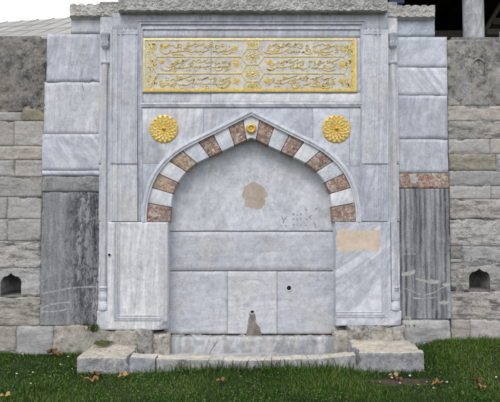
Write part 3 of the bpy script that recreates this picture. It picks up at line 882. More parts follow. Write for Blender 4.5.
for (cx, cy) in ((165.5,46.2),(161.5,61.5),(236.3,63.8),(236.5,80.6),(266.3,81),(342.4,65),(341,80.5),(235,47.5),(269,62.5)):
    m = MB(); x, z = W(cx, cy, YI)
    for i in range(6):
        a = 2*math.pi*i/6+cx; m.dome((x+.023*math.cos(a), z+.021*math.sin(a)), .016, YI, .008, 8, 2, .8, a)
    m.dome((x, z), .015, YI, .011, 8, 2)
    m.build('flower', M['gold_deep'], insc)
# lettering: broad-pen strokes (photograph coordinates, one list per cartouche)
def arc(cx, cy, rx, ry, a0, a1, n=7):
    return [(cx+rx*math.cos(R(a)), cy+ry*math.sin(R(a))) for a in np.linspace(a0, a1, n)]
def bowl(x, y, w, h): return arc(x+w/2, y, w/2, h, 200, 0, 8)[::-1]          # opens upward
def bowlU(x, y, w, h): return [(x+w*t, y+h*math.sin(math.pi*t)**.8 - (1-t)*1.0) for t in np.linspace(0, 1, 9)]
def kaf(x, y, l=12, h=5): return [(x, y), (x+l*.5, y-h*.48), (x+l, y-h)]
def alif(x, y, h=8): return [(x+.5, y-h), (x+.1, y-h*.5), (x-.2, y)]
def teeth(x, y, n, st=2.4):
    out = []
    for i in range(n): out += [(x+i*st, y+.5), (x+i*st+st*.45, y-1.0), (x+i*st+st*.75, y+.2)]
    return out
def waw(x, y): return [(x+1.2,y-1.6),(x-.2,y-2.2),(x-1.0,y-.8),(x+.4,y-.2),(x+1.4,y-1.2),(x+.9,y+1.2),(x-1.6,y+2.4)]
def he(x, y): return arc(x, y, 1.6, 1.5, 0, 360, 10)
def ye(x, y): return [(x+3,y-3),(x+1.2,y-3.4),(x+.8,y-1.6),(x+2.6,y-.4),(x+2,y+1.2),(x-1.5,y+1.8),(x-4,y+.6),(x-4.2,y-.8)]
def dot(x, y): return [(x-.55, y-.25), (x+.55, y+.25)]
rows = {
 'a': [bowlU(160,50.5,11,3.6), alif(178,52,9.5), [(171,53),(174.5,51.6),(177.7,51.5),(180,50.2)], alif(181.2,51.5,8), [(181,51.5),(184,50.6),(186.5,48.2),(188.5,48.6),(187.5,50.6),(184.8,51)], kaf(183.4,48.6,13,5.6), kaf(194.5,46.8,9.5,4), [(188,51),(192,51.8),(195.5,50.6)], teeth(195,51.3,4), [(204.5,51.4),(207.5,50.2),(209.5,48.0)], [(172,54.6),(178,54.2),(184,54.8)], alif(215.5,51,7.5), alif(219.5,51,7), [(212.5,51.6),(216,51.2),(220,51.4),(223.5,50.4)], teeth(223,51,3), alif(226,50,6), waw(231.6,50.6), bowlU(222,52.6,9,1.8), dot(174,45.5), dot(191.5,54.2), dot(199.5,54.6), dot(201.5,54.2), dot(213,46.5), dot(222.4,46), dot(229.4,46.5), kaf(204,47.6,6,3)],
 'b': [bowlU(160,67.2,13,3.9), [(166,66),(170,67),(173,65.5),(175.5,66.8)], he(174.4,70), alif(174.8,69,8.5), [(175,67.5),(180,67.8),(186,67.4),(191,65.8),(193.5,63.6),(191.8,62.4),(189.8,63.8),(191.5,66),(196,67)], kaf(176.2,63.8,13,5), teeth(195,67,4), dot(171,63.4), dot(172.4,64), dot(186.5,70.2), dot(195.5,70.2), [(203.5,67.6),(207,66.4),(210.5,65.6)], alif(215.5,66,7.5), [(211.6,67.4),(216,66.8),(220,67.3)], teeth(219.5,66.8,3), [(226.5,67.2),(229,66),(230.3,63.6)], alif(230.5,69,10), waw(226,69), bowlU(214,68.8,8,2), dot(223,62.6), dot(224.8,62.4), dot(219.5,63.2), kaf(200,62.8,7,3)],
 'c': [ye(165,83.5), ye(173,84), [(160.6,84),(161.2,86.2),(164,86.8)], [(168,82.5),(171,84.5),(175.5,83)], [(175.5,82.8),(181,84.6),(187.5,84.6),(192,82)], kaf(176.4,80.6,15,5), teeth(192.5,83.6,4), alif(194,82,7), dot(181,88), dot(182.8,88.4), dot(166,77.8), dot(168.5,78), [(202.5,83.5),(206,84.2),(210,82.6)], kaf(201,80,8,3.4), he(207,87), alif(214,83,7.5), alif(219.4,83,7), [(212,84),(216.5,83.6),(221,84.2),(226,82.6)], kaf(222,80.4,8,3.4), waw(229,82.4), bowlU(216,85.6,12,2.6), teeth(225,85.4,2), dot(222,87.6)],
 'd': [[(263.5,51.6),(268,53.2),(275,53.4),(283,52.6)], kaf(281.5,47.5,7.5,3.6), kaf(289.5,47.2,10,4.2), alif(282,52,7.5), [(283,52.4),(286,50),(288.4,49.6),(287.4,51.8),(290,52.6),(294,51)], teeth(293.5,52,3), waw(278,48.2), teeth(270,51.4,4), alif(275,50,6), [(301,52.6),(304.5,51.8),(307,50)], he(309,50.4), bowlU(303,52.4,9,2), alif(313.4,52,8.5), kaf(320,50.2,11,4.2), kaf(328,47.8,9,3.6), teeth(314.5,52.2,4), [(324,52.6),(329,52),(333,50.4)], waw(336.5,50.6), bowlU(318,53.6,12,1.6), dot(285.4,54.6), dot(298,47), dot(306,46.2), dot(318.5,54.8), dot(332,54.4), alif(306,50,5)],
 'e': [ye(271,68.4), [(266.8,66.5),(268,69.4),(271.5,70.4)], [(273.6,69.4),(277,67.4),(283,67.4),(290,66.2),(294.5,64)], kaf(280.5,63.6,10,4.4), he(282.6,63.4), teeth(290,68,3), alif(297.2,68,5.6), alif(300,68.4,5.4), alif(302.6,68.4,5.4), [(295.5,68.6),(299,67.6),(303,68.8),(307,67.6)], kaf(289,62.8,9,3.6), alif(309.5,67,7), alif(314.4,66,7), kaf(326.4,63.4,13,4.6), waw(319.4,63), teeth(311.5,68,3), [(318.6,68.6),(323,68),(326,66.2),(325,64.8),(323.4,66.2),(326,68.4),(331,68),(335,66)], bowlU(322,69.2,12,2.2), dot(287,62), dot(293,70.6), dot(307,70.4), dot(334.6,65), dot(283.8,61)],
 'f': [kaf(277.5,82,8,4), [(274.5,82.6),(280,83.2),(286,82.4),(289,80.8)], kaf(284,79.4,13,4), teeth(287.5,83,4), ye(296,86), kaf(297,79.6,10,3.6), alif(307,84,8), [(303,84.6),(308,84.2),(311,82)], alif(313,85,6.5), alif(315.6,85,6), kaf(312,79.4,11,4), he(318,83), he(323.6,85), [(310,86),(315,86.4),(320,85.4),(324,86.6),(329,85)], teeth(325,83.6,4), kaf(324,79.8,9,3), bowlU(320,87,10,1.6), dot(277.6,85.8), dot(279.4,86), dot(301,87.6), dot(332,86.6), dot(308.6,77.8), waw(333,82.6)],
}
spans = {'a': (168, 228, 41.5), 'b': (170, 228, 58.5), 'c': (170, 228, 75.4), 'd': (272, 334, 41.5), 'e': (272, 336, 58.5), 'f': (272, 336, 75.4)}
lr = random.Random(12)
for key_, (u0, u1, yt) in spans.items():
    x_ = u0
    while x_ < u1:
        y_ = yt+lr.uniform(2.2, 5.5); k_ = lr.randrange(6)
        rows[key_].append([kaf(x_, y_+2, 5, 2), teeth(x_, y_, 2), waw(x_+1, y_), bowlU(x_, y_-.5, 5, 1.6), he(x_, y_), [(x_,y_),(x_+1.6,y_-1),(x_+3.4,y_+.6),(x_+5,y_-.4)]][k_])
        rows[key_].append(dot(x_+lr.uniform(0,4), yt+lr.uniform(8,11.5)))
        x_ += lr.uniform(4.5, 7)
for key_, strokes in rows.items():
    m = MB()
    for st in strokes:
        w = .0215 if len(st) > 2 else .026
        m.ribbon(catmull(PT(st, YI), 5), w, YI, .007, pen=R(62), taper=.45)
    m.build('lettering', M['gold_letter'], insc)

# --- vertical side strips of the portal
def vstrip(name, pts_prof, ytop, ybot, ybase, mat, xs=1, lift=0):
    """vertical moulded strip; profile in photograph x at a reference height"""
    V = []; F = []
    n = len(pts_prof)
    for (yy) in (ytop, ybot):
        for px, v in pts_prof:
            q = px if xs == 1 else 2*249.2-px
            V.append((WX(q, yy, ybase), ybase-v-(lift if v > -.01 else 0), WZ(yy, ybase)))
    for i in range(n-1): F.append([i, i+1, n+i+1, n+i])
    F.append(list(range(n))); F.append(list(range(2*n-1, n-1, -1)))
    o = mk(name, V, F, mat, P, smooth=True, angle=20)
    bm = bmesh.new(); bm.from_mesh(o.data); bmesh.ops.recalc_face_normals(bm, faces=bm.faces); bm.to_mesh(o.data); bm.free()
    return o
sp = [(110.4,-.06),(110.6,.016),(112.4,.018),(112.8,.008),(114.6,.006),(115.0,.012),(117.6,.014),(118.0,.004),(119.6,.002),(120,.010),(121.6,.012),(122.2,.004),(124,.003),(124.6,.008),(135.6,.009),(136.4,.002),(137.4,.001),(137.5,-.06)]
for xs in (1, -1):
    vstrip('frame_strip', sp, 30, 163.8, -.085, M['marble_vert'], xs, .008)
    vstrip('frame_strip', sp, 164.4, 221.2, -.085, M['marble_vert'] if xs == 1 else M['marble'], xs)
    # outer strip behind the corner column
    a, b = (99, 110.6) if xs == 1 else (387.8, 398.6)
    pslab('corner_strip', (a, 14, b, 163.8), -.055, .06, M['marble_vert'], P, seed=40+xs, amp=.0008)
    a, b = (98.6, 110.6) if xs == 1 else (387.8, 399.6)
    pslab('corner_strip', (a, 164.4, b, 221.4), -.05, .06, M['marble'], P, seed=44+xs, amp=.0008)
    # little carved leaf tops on the strips
    m = MB()
    for k in range(3):
        cx = 123.5+k*4.6
        q = cx if xs == 1 else 501-cx
        for s in (-1, 0, 1):
            x, z = W(q+s*1.2, 31.2-(1.4 if s == 0 else 0), -.097); m.dome((x, z), .017, -.094, .012, 8, 2, 1.5, -s*.5)
    a, b = (118, 137.5) if xs == 1 else (363.8, 382)
    x0, x1 = WX(min(a,b), 34, -.1), WX(max(a,b), 34, -.1)
    m.box((x0, -.106, WZ(34.6,-.1)), (x1, -.09, WZ(33.4,-.1)))
    m.build('leaf_carving', M['marble'], P, angle=40)
pslab('lintel', (112, 13, 388, 30), -.078, .06, M['marble_grimy'], P, seed=50, amp=.0008)

# --- corner columns
def column(px, sgn):
    x = WX(px, 170, -.06); y = -.052
    z = lambda py: WZ(py, -.07)
    xt, xb = WX(px, 64, -.07), WX(px-sgn*1.8, 288, -.07)
    m = MB(); n = 24; V = []; F = []; L = 14
    for j in range(L+1):
        t = j/L; xx = xb+(xt-xb)*t; zz = z(290)+(z(63)-z(290))*t
        for i in range(n):
            a = 2*math.pi*i/n; r_ = .043*(1 if i % 4 < 2 else .84) if .0 < t < 1 else .050
            V.append((xx+r_*math.cos(a), y+r_*math.sin(a), zz))
    for j in range(L):
        for i in range(n):
            k = (i+1) % n; F.append([j*n+i, j*n+k, (j+1)*n+k, (j+1)*n+i])
    m.add(V, F)
    col = m.build('corner_column', M['marble_vert'], P, angle=40, recalc=True)
    m = MB()
    m.lathe((xt, y), [(.058,z(64)),(.060,z(62.5)),(.050,z(61.5)),(.022,z(60)),(.016,z(56)),(.016,z(51)),(.022,z(49.5)),(.028,z(48.5)),(.052,z(47)),(.056,z(45.5)),(.050,z(44.8))], 20)
    m.lathe((xt, y), [(.050,z(44.8)),(.052,z(43)),(.060,z(41.5)),(.060,z(39.5)),(.066,z(38.5)),(.068,z(36.5)),(.074,z(35.8)),(.074,z(33.8)),(.03,z(33.4)),(.015,z(31.6)),(.012,z(30)),(.004,z(28.8))], 8)
    for i in range(8):
        a = 2*math.pi*i/8
        m.lathe((xt+.050*math.cos(a), y+.050*math.sin(a)), [(.003,z(47.2)),(.013,z(45.6)),(.015,z(42)),(.008,z(40.8))], 8)
    m.build('column_capital', M['marble'], col, angle=40, recalc=True)
    # turned column base
    m = MB()
    m.lathe((xb, y), [(.050,z(286)),(.060,z(287.5)),(.048,z(289)),(.040,z(291)),(.058,z(295)),(.062,z(298)),(.048,z(301)),(.058,z(302.5)),(.070,z(306)),(.072,z(309)),(.066,z(310))], 20)
    m.build('column_base', M['marble_white'], col, angle=40, recalc=True)
column(105.0, 1); column(393.2, -1)

# --- pilasters
def pil_round(lx, rz_, rad, amt, ox):
    def f(X, Z):
        d = np.hypot(X-lx, Z-rz_); h = amt*np.clip(1-d/rad+.5*fbm(X*12, 0*X, Z*12, 4, 4), 0, 1)
        return h + .048*sstep(.135, .118, np.abs(X-ox))*(Z > WZ(311, YP))
    return f
def sstep(a, b, x):
    t = np.clip((x-a)/(b-a), 0, 1); return t*t*(3-2*t)
lp = (WX(97.2,276,YP), WX(167.6,276,YP), WZ(330.2,YP), WZ(222,YP))
pilL = slab('pilaster', lp, YP, .27, M['marble_vert'], P, amp=.0012, res=.012, seed=60, er=.006, chip=.008, hf=pil_round(lp[1], lp[2], .12, .09, lp[0]))
rp = (WX(335.6,276,YP), WX(401.2,276,YP), WZ(326,YP), WZ(222,YP))
pilR = slab('pilaster', rp, YP, .27, M['marble_pier'], P, amp=.0012, res=.0075, seed=61, er=.006, chip=.008, hf=pil_round(rp[1], rp[2], .10, .03, rp[1]))
lprof = [(.028,-.01),(.028,.007),(.022,.010),(.014,.010),(.012,.004),(.004,.003),(.002,.009),(-.008,.012),(-.016,.009),(-.018,.003),(-.030,.002),(-.034,.008),(-.042,.010),(-.048,.005),(-.050,-.01)]
sweep('panel_moulding', PT([(116.5,222.6),(116.0,318.5),(161,318.5)], YP)[::-1], lprof, YP, M['marble_vert'], pilL, angle=20)
sweep('panel_moulding', PT([(384.6,222.6),(385.2,315),(336.6,315)], YP), [(u, v) for u, v in lprof], YP, M['marble_white'], pilR, angle=20)
sweep('panel_moulding', PT([(164.2,224),(164.2,316)], YP), [(.008,-.01),(.006,.004),(-.006,.004),(-.008,-.01)], YP, M['marble'], pilL)
sweep('panel_moulding', PT([(392.5,222.6),(393.3,300)], YP), [(.02,-.01),(.018,.006),(.006,.007),(.004,.002),(-.006,.002),(-.008,.006),(-.018,.006),(-.02,-.01)], YP, M['marble_white'], pilR)
pp = PT([(337.4,231.2),(345,230.4),(358,230.6),(371,230),(380,231),(380.6,238),(380.2,248),(377,251.6),(368,250),(356,250.6),(347,252.4),(340,250.2),(337.2,249)], YP)
paint(pilR, M['patch_peach'], inside(catmull(pp, 5, True), .006, 5))
# cap stones between arch feet and pilasters (thin shadow joint comes from the gap)
# --- rough plinth under the pilasters and broken ledge of the niche
block('plinth_stone', (WX(89,336,-.12), -.135, -.15), (WX(151,336,-.12), .18, WZ(330.5,-.12)), M['plinth'], P, r=.02, amp=.026, fs=10, res=.022, seed=70)
block('plinth_stone', (WX(148,336,-.08), -.085, -.15), (WX(170,336,-.05), .18, WZ(333.5,-.05)), M['plinth'], P, r=.035, amp=.02, fs=9, res=.02, seed=71)
block('plinth_stone', (WX(349,331,-.13), -.135, -.15), (WX(404.5,331,-.13), .18, WZ(326.6,-.13)), M['plinth'], P, r=.02, amp=.024, fs=10, res=.022, seed=72)
block('plinth_stone', (WX(334,331,-.09), -.09, -.15), (WX(352,331,-.09), .18, WZ(330,-.09)), M['plinth'], P, r=.035, amp=.02, fs=9, res=.02, seed=73)
block('broken_ledge', (WX(164,335,.1), .055, -.2), (WX(338,335,.1), .30, WZ(335.6,.08)), M['plinth'], P, r=.014, amp=.022, fs=11, res=.022, seed=74)
block('broken_ledge', (WX(238,338,.08), .025, .12), (WX(272,338,.08), .10, WZ(337.4,.04)), M['cement'], P, r=.02, amp=.012, fs=14, res=.012, seed=75)

# --- cornices
def cornice(name, px0, px1, pyt, pyb, pys, yb, proj, parent, seed, scallop=True, per=.113):
    """carved crown: leaning palmette band above a shadowed soffit"""
    ym = yb-proj
    x0, x1 = WX(px0, pyt, ym), WX(px1, pyt, ym)
    zt, zb, zs = WZ(pyt, ym), WZ(pyb, ym), WZ(pys, ym+proj*.7)
    nx = int((x1-x0)/.0075); nz = 26
    t = np.linspace(0, 1, nz+1); xs = np.linspace(x0, x1, nx+1)
    X, T = np.meshgrid(xs, t)
    u = ((X-x0)/per) % 1.0; uc = np.abs(u-.5)*2           # 0 at palmette axis, 1 between
    crest = .016*(1-uc**2)-.010 if scallop else 0*X
    Z = zb + T*(zt-zb) + crest*T
    lean = -.012*T**1.5
    pal = np.clip(1-((uc)/(np.clip(1.05-.55*np.abs(T-.55)*1.6, .2, 1)))**2, 0, 1)
    rel = .009*np.sqrt(pal)
    rib = .0034*np.cos(uc*17+T*9) * (pal > .05)
    stem = .004*np.exp(-(uc/.12)**2)*(T < .9)
    arcs = .0028*np.cos((np.hypot(uc*.055, (T-.15)*(zt-zb)))*2*np.pi/.016)
    nz_ = .0055*fbm(X*60, 0*X, Z*60, seed, 2)*2 + .006*fbm(X*9, 0*X, Z*9, seed+5, 3)
    Y = ym + .02 + lean - rel - rib*.7 - stem - arcs*.8 + nz_
    ends = np.minimum(X-x0, x1-X); Y = Y + .02*np.clip(1-ends/.02, 0, 1)**2
    V = np.stack([X, Y, Z], -1).reshape(-1, 3); N = nx+1
    idx = np.arange(N*(nz+1)).reshape(nz+1, N)
    F = np.stack([idx[:-1,:-1], idx[:-1,1:], idx[1:,1:], idx[1:,:-1]], -1).reshape(-1, 4).tolist()
    # top, ends, soffit
    n0 = len(V)
    back_t = V[idx[-1]].copy(); back_t[:,1] = yb+.25
    s1 = V[idx[0]].copy(); s1[:,1] = ym+.022; s1[:,2] = zb-.004
    s2 = s1.copy(); s2[:,1] = yb-.010; s2[:,2] = zs+.012
    s3 = s2.copy(); s3[:,2] = zs; s3[:,1] = yb-.012
    s4 = s3.copy(); s4[:,1] = yb+.25
    V = np.vstack([V, back_t, s1, s2, s3, s4])
    def row(k): return [n0+k*N+i for i in range(N)]
    seq = [list(idx[0]), row(1), row(2), row(3), row(4)]
    for A, B in zip(seq[:-1], seq[1:]):
        for i in range(N-1): F.append([A[i+1], A[i], B[i], B[i+1]])
    A, B = list(idx[-1]), row(0)
    for i in range(N-1): F.append([A[i], A[i+1], B[i+1], B[i]])
    for e in (0, N-1):
        c = [int(idx[j, e]) for j in range(nz, -1, -1)] + [row(k)[e] for k in (1,2,3,4)] + [row(0)[e]]
        F.append(c if e == 0 else c[::-1])
    return mk(name, V, F, M['cornice'], parent, smooth=True, angle=48)
cornice('cornice', 117.5, 388, -1.5, 9.6, 13.5, -.085, .115, P, 80)

# ================================================================ WING WALLS
wl = thing('wing_wall', (-2.4, 0, 0), 'left marble-faced wing wall with jagged dark banded slab and pale veins', 'wall', 'wing walls flanking the fountain')
wr = thing('wing_wall', (2.4, 0, 0), 'right marble-faced wing wall with red breccia strip above straight striped slab', 'wall', 'wing walls flanking the fountain')
def pcore(parent, px0, px1, pyt, y0=.034, y1=.85):
    m = MB(); m.box((WX(px0,170,y0), y0, -.2), (WX(px1,170,y0), y1, WZ(pyt,y0))); m.build('core_masonry', M['mortar'], parent)
pcore(wl, 48, 99, 36); pcore(wr, 398.5, 446.5, 39)
cornice('cornice', 69, 119, 4.2, 15, 19, 0, .085, wl, 81)
cornice('cornice', 386.5, 436, 5.2, 16, 20, 0, .085, wr, 82)
pslab('upper_block', (71, 18, 112, 33.8), 0, .8, M['marble_grimy'], wl, seed=90, res=.04)
pslab('upper_block', (384, 19, 435, 36.8), 0, .8, M['marble_diag2'], wr, seed=91, res=.04)
k = dict(amp=.0022, res=.025, er=.0015, chip=.006, fs=3, gap=.0004)
pslab('facing_slab', (46.6, 34, 104, 81.8), 0, .10, M['marble'], wl, seed=92, **k)
pslab('facing_slab', (44, 82, 103, 133.8), .003, .10, M['marble'], wl, seed=93, **k)
pslab('facing_slab', (42, 134, 103, 170.2), -.002, .10, M['marble_diag'], wl, seed=94, **k)
pslab('facing_slab', (42, 170.4, 103, 175.8), .001, .10, M['marble_diag'], wl, seed=95, **k)
pslab('mortared_band', (41.6, 176, 103, 191.8), .004, .09, M['band'], wl, seed=96, amp=.005, fs=9, res=.018, er=.008, chip=.01)
pslab('facing_slab', (394, 37, 447.2, 67.2), 0, .10, M['marble_diag2'], wr, seed=97, **k)
pslab('facing_slab', (394, 67.4, 447.4, 95.2), .003, .10, M['marble_diag'], wr, seed=98, **k)
pslab('facing_slab', (394, 95.4, 447.6, 139), -.001, .10, M['marble'], wr, seed=99, **k)
pslab('facing_slab', (394, 139.2, 448.2, 172.8), .002, .10, M['marble'], wr, seed=100, **k)
o = pslab('breccia_strip', (394, 173, 449, 188.2), .004, .09, M['breccia'], wr, seed=101, amp=.003, fs=9, res=.008, er=.006, chip=.008)
x, z = W(414, 179.2, 0)
paint(o, M['whitemortar'], inside(blob(x, z, .060, .062, 5, 60, .30, 2.6), .012, 3))
# banded slabs with shallow worn flutes
def flutes(per, amp, jag, seed, mask=None):
    def f(X, Z):
        w = jag*fbm(X*2, 0*X, Z*2.4, seed, 4)
        h = amp*np.cos((X+w)*2*np.pi/per) + amp*.8*fbm(X*30, 0*X, Z*7, seed+2, 4)
        if mask is not None: h = h*mask(X)
        return h
    return f
xl0, xl1 = WX(41,258), WX(99,258)
sl = pslab('banded_slab', (40.6, 192, 103, 325.6), .002, .10, M['stripe_left'], wl, seed=110, amp=.003, fs=6, res=.0072, er=.008, chip=.015,
      hf=lambda X, Z: .012*(1-np.clip(np.abs(fbm(X*13+2*fbm(X*3,0*X,Z*3,3,3), 0*X, Z*3.4, 111, 4))*7, 0, 1))*np.clip((X-xl0)/(xl1-xl0)*2.2-.7, .05, 1))
sr = pslab('banded_slab', (394, 188.4, 450.6, 319.2), .002, .10, M['stripe_right'], wr, seed=112, amp=.003, fs=6, res=.0072, er=.008, chip=.012, hf=flutes(.067, .0022, .05, 113))
def vein(parent, pts, w, mat, nm='white_vein', Y=.0):
    if parent.name.startswith('banded'):
        return paint(parent, M[mat], near(catmull(PT(pts, Y), 6), w*.9, len(pts)+int(w*1000)))
    m = MB(); c = catmull(PT(pts, Y), 12); rq = np.array(c)
    rq[:,1] += .012*fbm(rq[:,0]*22, 0*rq[:,0], 0*rq[:,0]+len(pts), 3, 4)
    m.ribbon([tuple(p) for p in rq], w*.85, Y+.006, .0105, taper=.3); return m.build(nm, M[mat], parent)
vein(sl, [(41,293.5),(50,292),(62,289.8),(70,288),(82,287.2),(96,286.6)], .024, 'quartz')
vein(sl, [(42,307.5),(50,304.8),(60,303),(69,302)], .018, 'quartz')
vein(sl, [(41.5,311.8),(52,311.4),(61,310.6),(70,308.4)], .018, 'quartz')
vein(sl, [(43,281),(50,276),(56,272)], .010, 'quartz')
vein(sl, [(41.5,219),(52,219.4),(64,220.2)], .010, 'mortar', 'dark_crack')
vein(sl, [(84,218.6),(90,219),(96,217.6)], .030, 'band', 'mortar_patch')
def patch(parent, pts, Y=-.004):
    paint(parent, M['whitemortar'], inside(catmull(PT(pts, 0), 4, True), .010, len(pts)))
patch(sr, [(402.2,271.6),(408,271.4),(413,269.8),(416.2,270),(414.4,273.4),(411,275.4),(405,275.8),(402.2,275)])
patch(sr, [(415.2,277.6),(421,279),(428,280),(434,279.6),(439,281.4),(437.6,283.2),(430,283.4),(423,281.8),(417,280.4)])
patch(sr, [(442.4,284.6),(446,283.2),(450,282.4),(450,285.4),(445,286.6)])
patch(sr, [(439,301.8),(444,300.4),(448.6,302.2),(449,304.6),(443,304.4),(440,303.8)])
vein(sr, [(403,288.2),(410,289.6),(416,292.8),(420,294.6)], .012, 'whitemortar')
vein(sr, [(413,297.8),(422,298.4),(432,297.6),(440,297)], .012, 'whitemortar')
vein(sr, [(424,295.2),(434,292.4),(441,288.4),(449,285.2)], .010, 'whitemortar')
vein(sr, [(403,254.2),(409,253.6),(416,254)], .010, 'whitemortar')
# foundations
def found(parent, p, y0, seed, mat='bench', amp=.012):
    a, b, c, d = p; m_ = (b+d)/2
    return block('foundation_stone', (WX(a,m_,y0), y0, WZ(d,y0)-.25), (WX(c,m_,y0), .3, WZ(b,y0)), M[mat], parent, r=.022, amp=amp, fs=6, res=.025, seed=seed)
found(wl, (16, 327, 53, 352), -.03, 120, 'ashlar'); found(wl, (53, 326, 94, 352), -.045, 121, 'plinth')
found(wr, (402.6, 320.4, 451, 340), -.035, 122, 'ashlar'); found(wr, (403, 316.5, 412, 322), -.01, 123, 'plinth', .006)

vein(wl, [(82,83),(82.6,87),(84,91)], .010, 'mortar', 'dark_crack', Y=.0)
vein(wl, [(88,82.4),(93,80),(99,82)], .020, 'mortar', 'dark_crack', Y=.0)
# ================================================================ SIDE WALLS
swl = thing('stone_wall', (-3.6, 0, 0), 'left stone wall with dark rough upper course and cut pointed niche low down', 'wall', 'stone walls beside the wings')
swr = thing('stone_wall', (3.6, 0, 0), 'right stone wall of grey ashlar with pitted top course below porch', 'wall', 'stone walls beside the wings')
def ogee(cx, z0, w, h):
    """pointed niche test: returns inside mask"""
    def f(X, Z):
        u = np.abs(X-cx)/(w/2); v = (Z-z0)/h
        lim = np.where(v < .52, 1.0, np.where(v < .84, np.sqrt(np.clip(1-((v-.52)/.40)**2, 0, 1)), np.clip((1-v)/.16, 0, 1)**1.6*.42))
        return ((u < lim) & (v > 0) & (v < 1))
    return f
def course(parent, rects, side, seed0):
    for i, (p, mat, nm) in enumerate(rects):
        yo = random.uniform(-.0035, .0035)
        rough = 'tuff' in mat
        a, b, c, d = p
        kk = dict(amp=.013 if rough else (.008 if 'pit' in mat else .0035), fs=8, res=.013 if (c > 0 and a < 500) else .04, er=.014 if rough else .006, chip=.03 if rough else .022, seed=seed0+i, gap=.0018)
        if nm == 'niche_block':
            cx, w, zb_, h = side
            ins = ogee(cx, zb_, w, h)
            def hf(X, Z, ins=ins, cx=cx, w=w, zb_=zb_): return ins(X, Z)*.34
            kk['res'] = .0065
            nb = pslab('niche_block', p, .01+yo, .40, [M[mat], M['niche_shade']], parent, hf=hf, **kk)
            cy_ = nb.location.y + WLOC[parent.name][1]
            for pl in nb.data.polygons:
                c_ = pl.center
                if len(pl.vertices) == 4 and .07 < c_.y+cy_ < .38 and pl.use_smooth: pl.material_index = 1  # deep faces coloured darker to stand in for niche shade
        else:
            pslab(nm, p, .01+yo, .15, M[mat], parent, **kk)
nl = (WX(11,286,.01), .272, WZ(295.6,.01), .298)
nr = (WX(479.6,280,.01), .272, WZ(290.2,.01), .285)
def core(parent, x0, x1, zt, niche, yj=.019):
    cx, w_, zb_, h_ = niche; a, b = cx-w_*.75, cx+w_*.75; c, d = zb_-.05, zb_+h_+.04
    m = MB()
    m.box((x0, yj, -.2), (a, .8, zt)); m.box((b, yj, -.2), (x1, .8, zt)); m.box((a, yj+.0004, -.2), (b, .7996, c)); m.box((a, yj+.0004, d), (b, .7996, zt)); m.box((a, .45, c), (b, .799, d))
    m.build('core_masonry', M['mortar'], parent)
core(swl, -9, WX(42,170,.16), WZ(40,.16), nl); core(swr, WX(450,170,.16), 9, WZ(41,.16), nr)
A, Pi, Tn = 'ashlar', 'ashlar_pit', 'ashlar_tan'
L = [((-42,38,47.2,112),'tuff','rough_stone'),((-200,38,-42,112),'tuff','rough_stone'),
     ((-60,112,22,121),A,'ashlar_stone'),((22,108.5,44.4,121),'yellow_stone','ashlar_stone'),
     ((-70,121,14,146),A,'ashlar_stone'),((14,121,43.6,146),A,'ashlar_stone'),
     ((-60,146,42.8,160),A,'ashlar_stone'),((-70,160,15,177),A,'ashlar_stone'),((15,160,42.4,177),A,'ashlar_stone'),
     ((-60,177,42,197),A,'ashlar_stone'),((-60,197,7,219),A,'ashlar_stone'),((7,197,41.4,219),A,'ashlar_stone'),
     ((-60,219,7.5,241),A,'ashlar_stone'),((7.5,219,41,241),A,'ashlar_stone'),
     ((-60,241,40.8,268),Pi,'ashlar_stone'),((-40,268,40.6,297),Pi,'niche_block'),
     ((-60,297,40.4,326),Pi,'ashlar_stone'),((-60,326,16,352),A,'ashlar_stone')]
for r0 in ((112,146),(146,177),(177,219),(219,268),(268,326)): L.append(((-210,r0[0],-60 if r0[0]!=268 else -60,r0[1]),A,'ashlar_stone'))
L.append(((-60,268,-40,297),A,'ashlar_stone')); L.append(((-210,326,-60,352),A,'ashlar_stone'))
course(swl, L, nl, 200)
Rr = [((447.6,39.5,530,106),'tuff_light','rough_stone'),((530,39.5,720,106),'tuff_light','rough_stone'),
      ((447.8,106,545,121),A,'ashlar_stone'),((448.2,121,540,139),Pi,'ashlar_stone'),
      ((448.6,139,490,154),A,'ashlar_stone'),((490,139,545,154),A,'ashlar_stone'),
      ((449,154,496,170.5),Tn,'ashlar_stone'),((496,154,545,170.5),A,'ashlar_stone'),
      ((449.2,170.5,540,186),A,'ashlar_stone'),((449.6,186,491,199),A,'ashlar_stone'),((491,186,545,199),A,'ashlar_stone'),
      ((450,199,540,219),Pi,'ashlar_stone'),((450.2,219,540,246),Pi,'ashlar_stone'),((450.6,246,462,259),Tn,'ashlar_stone'),((462,246,540,263),Pi,'ashlar_stone'),
      ((450.6,259,462,263),A,'ashlar_stone'),
      ((450.8,263,530,291.4),Pi,'niche_block'),((451,291.4,540,319.4),Pi,'ashlar_stone'),
      ((451.4,319.4,470.5,346),A,'ashlar_stone'),((470.5,319.4,560,346),A,'ashlar_stone')]
for r0 in ((106,139),(139,170.5),(170.5,199),(199,246),(246,291.4),(291.4,319.4)): Rr.append(((545 if r0[0]<199 and r0[0]!=106 else 540,r0[0],720,r0[1]),A,'ashlar_stone'))
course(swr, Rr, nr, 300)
# low relief of a small round-headed niche on the rough stone
m = MB(); pts = [(472,82),(472,66),(474,61),(478.6,58.6),(483,61),(485.4,66),(485.6,82)]
m.ribbon(catmull(PT(pts, .0), 6), .030, .012, .017, taper=.2)
m.build('carved_arch', M['tuff_light'], swr)

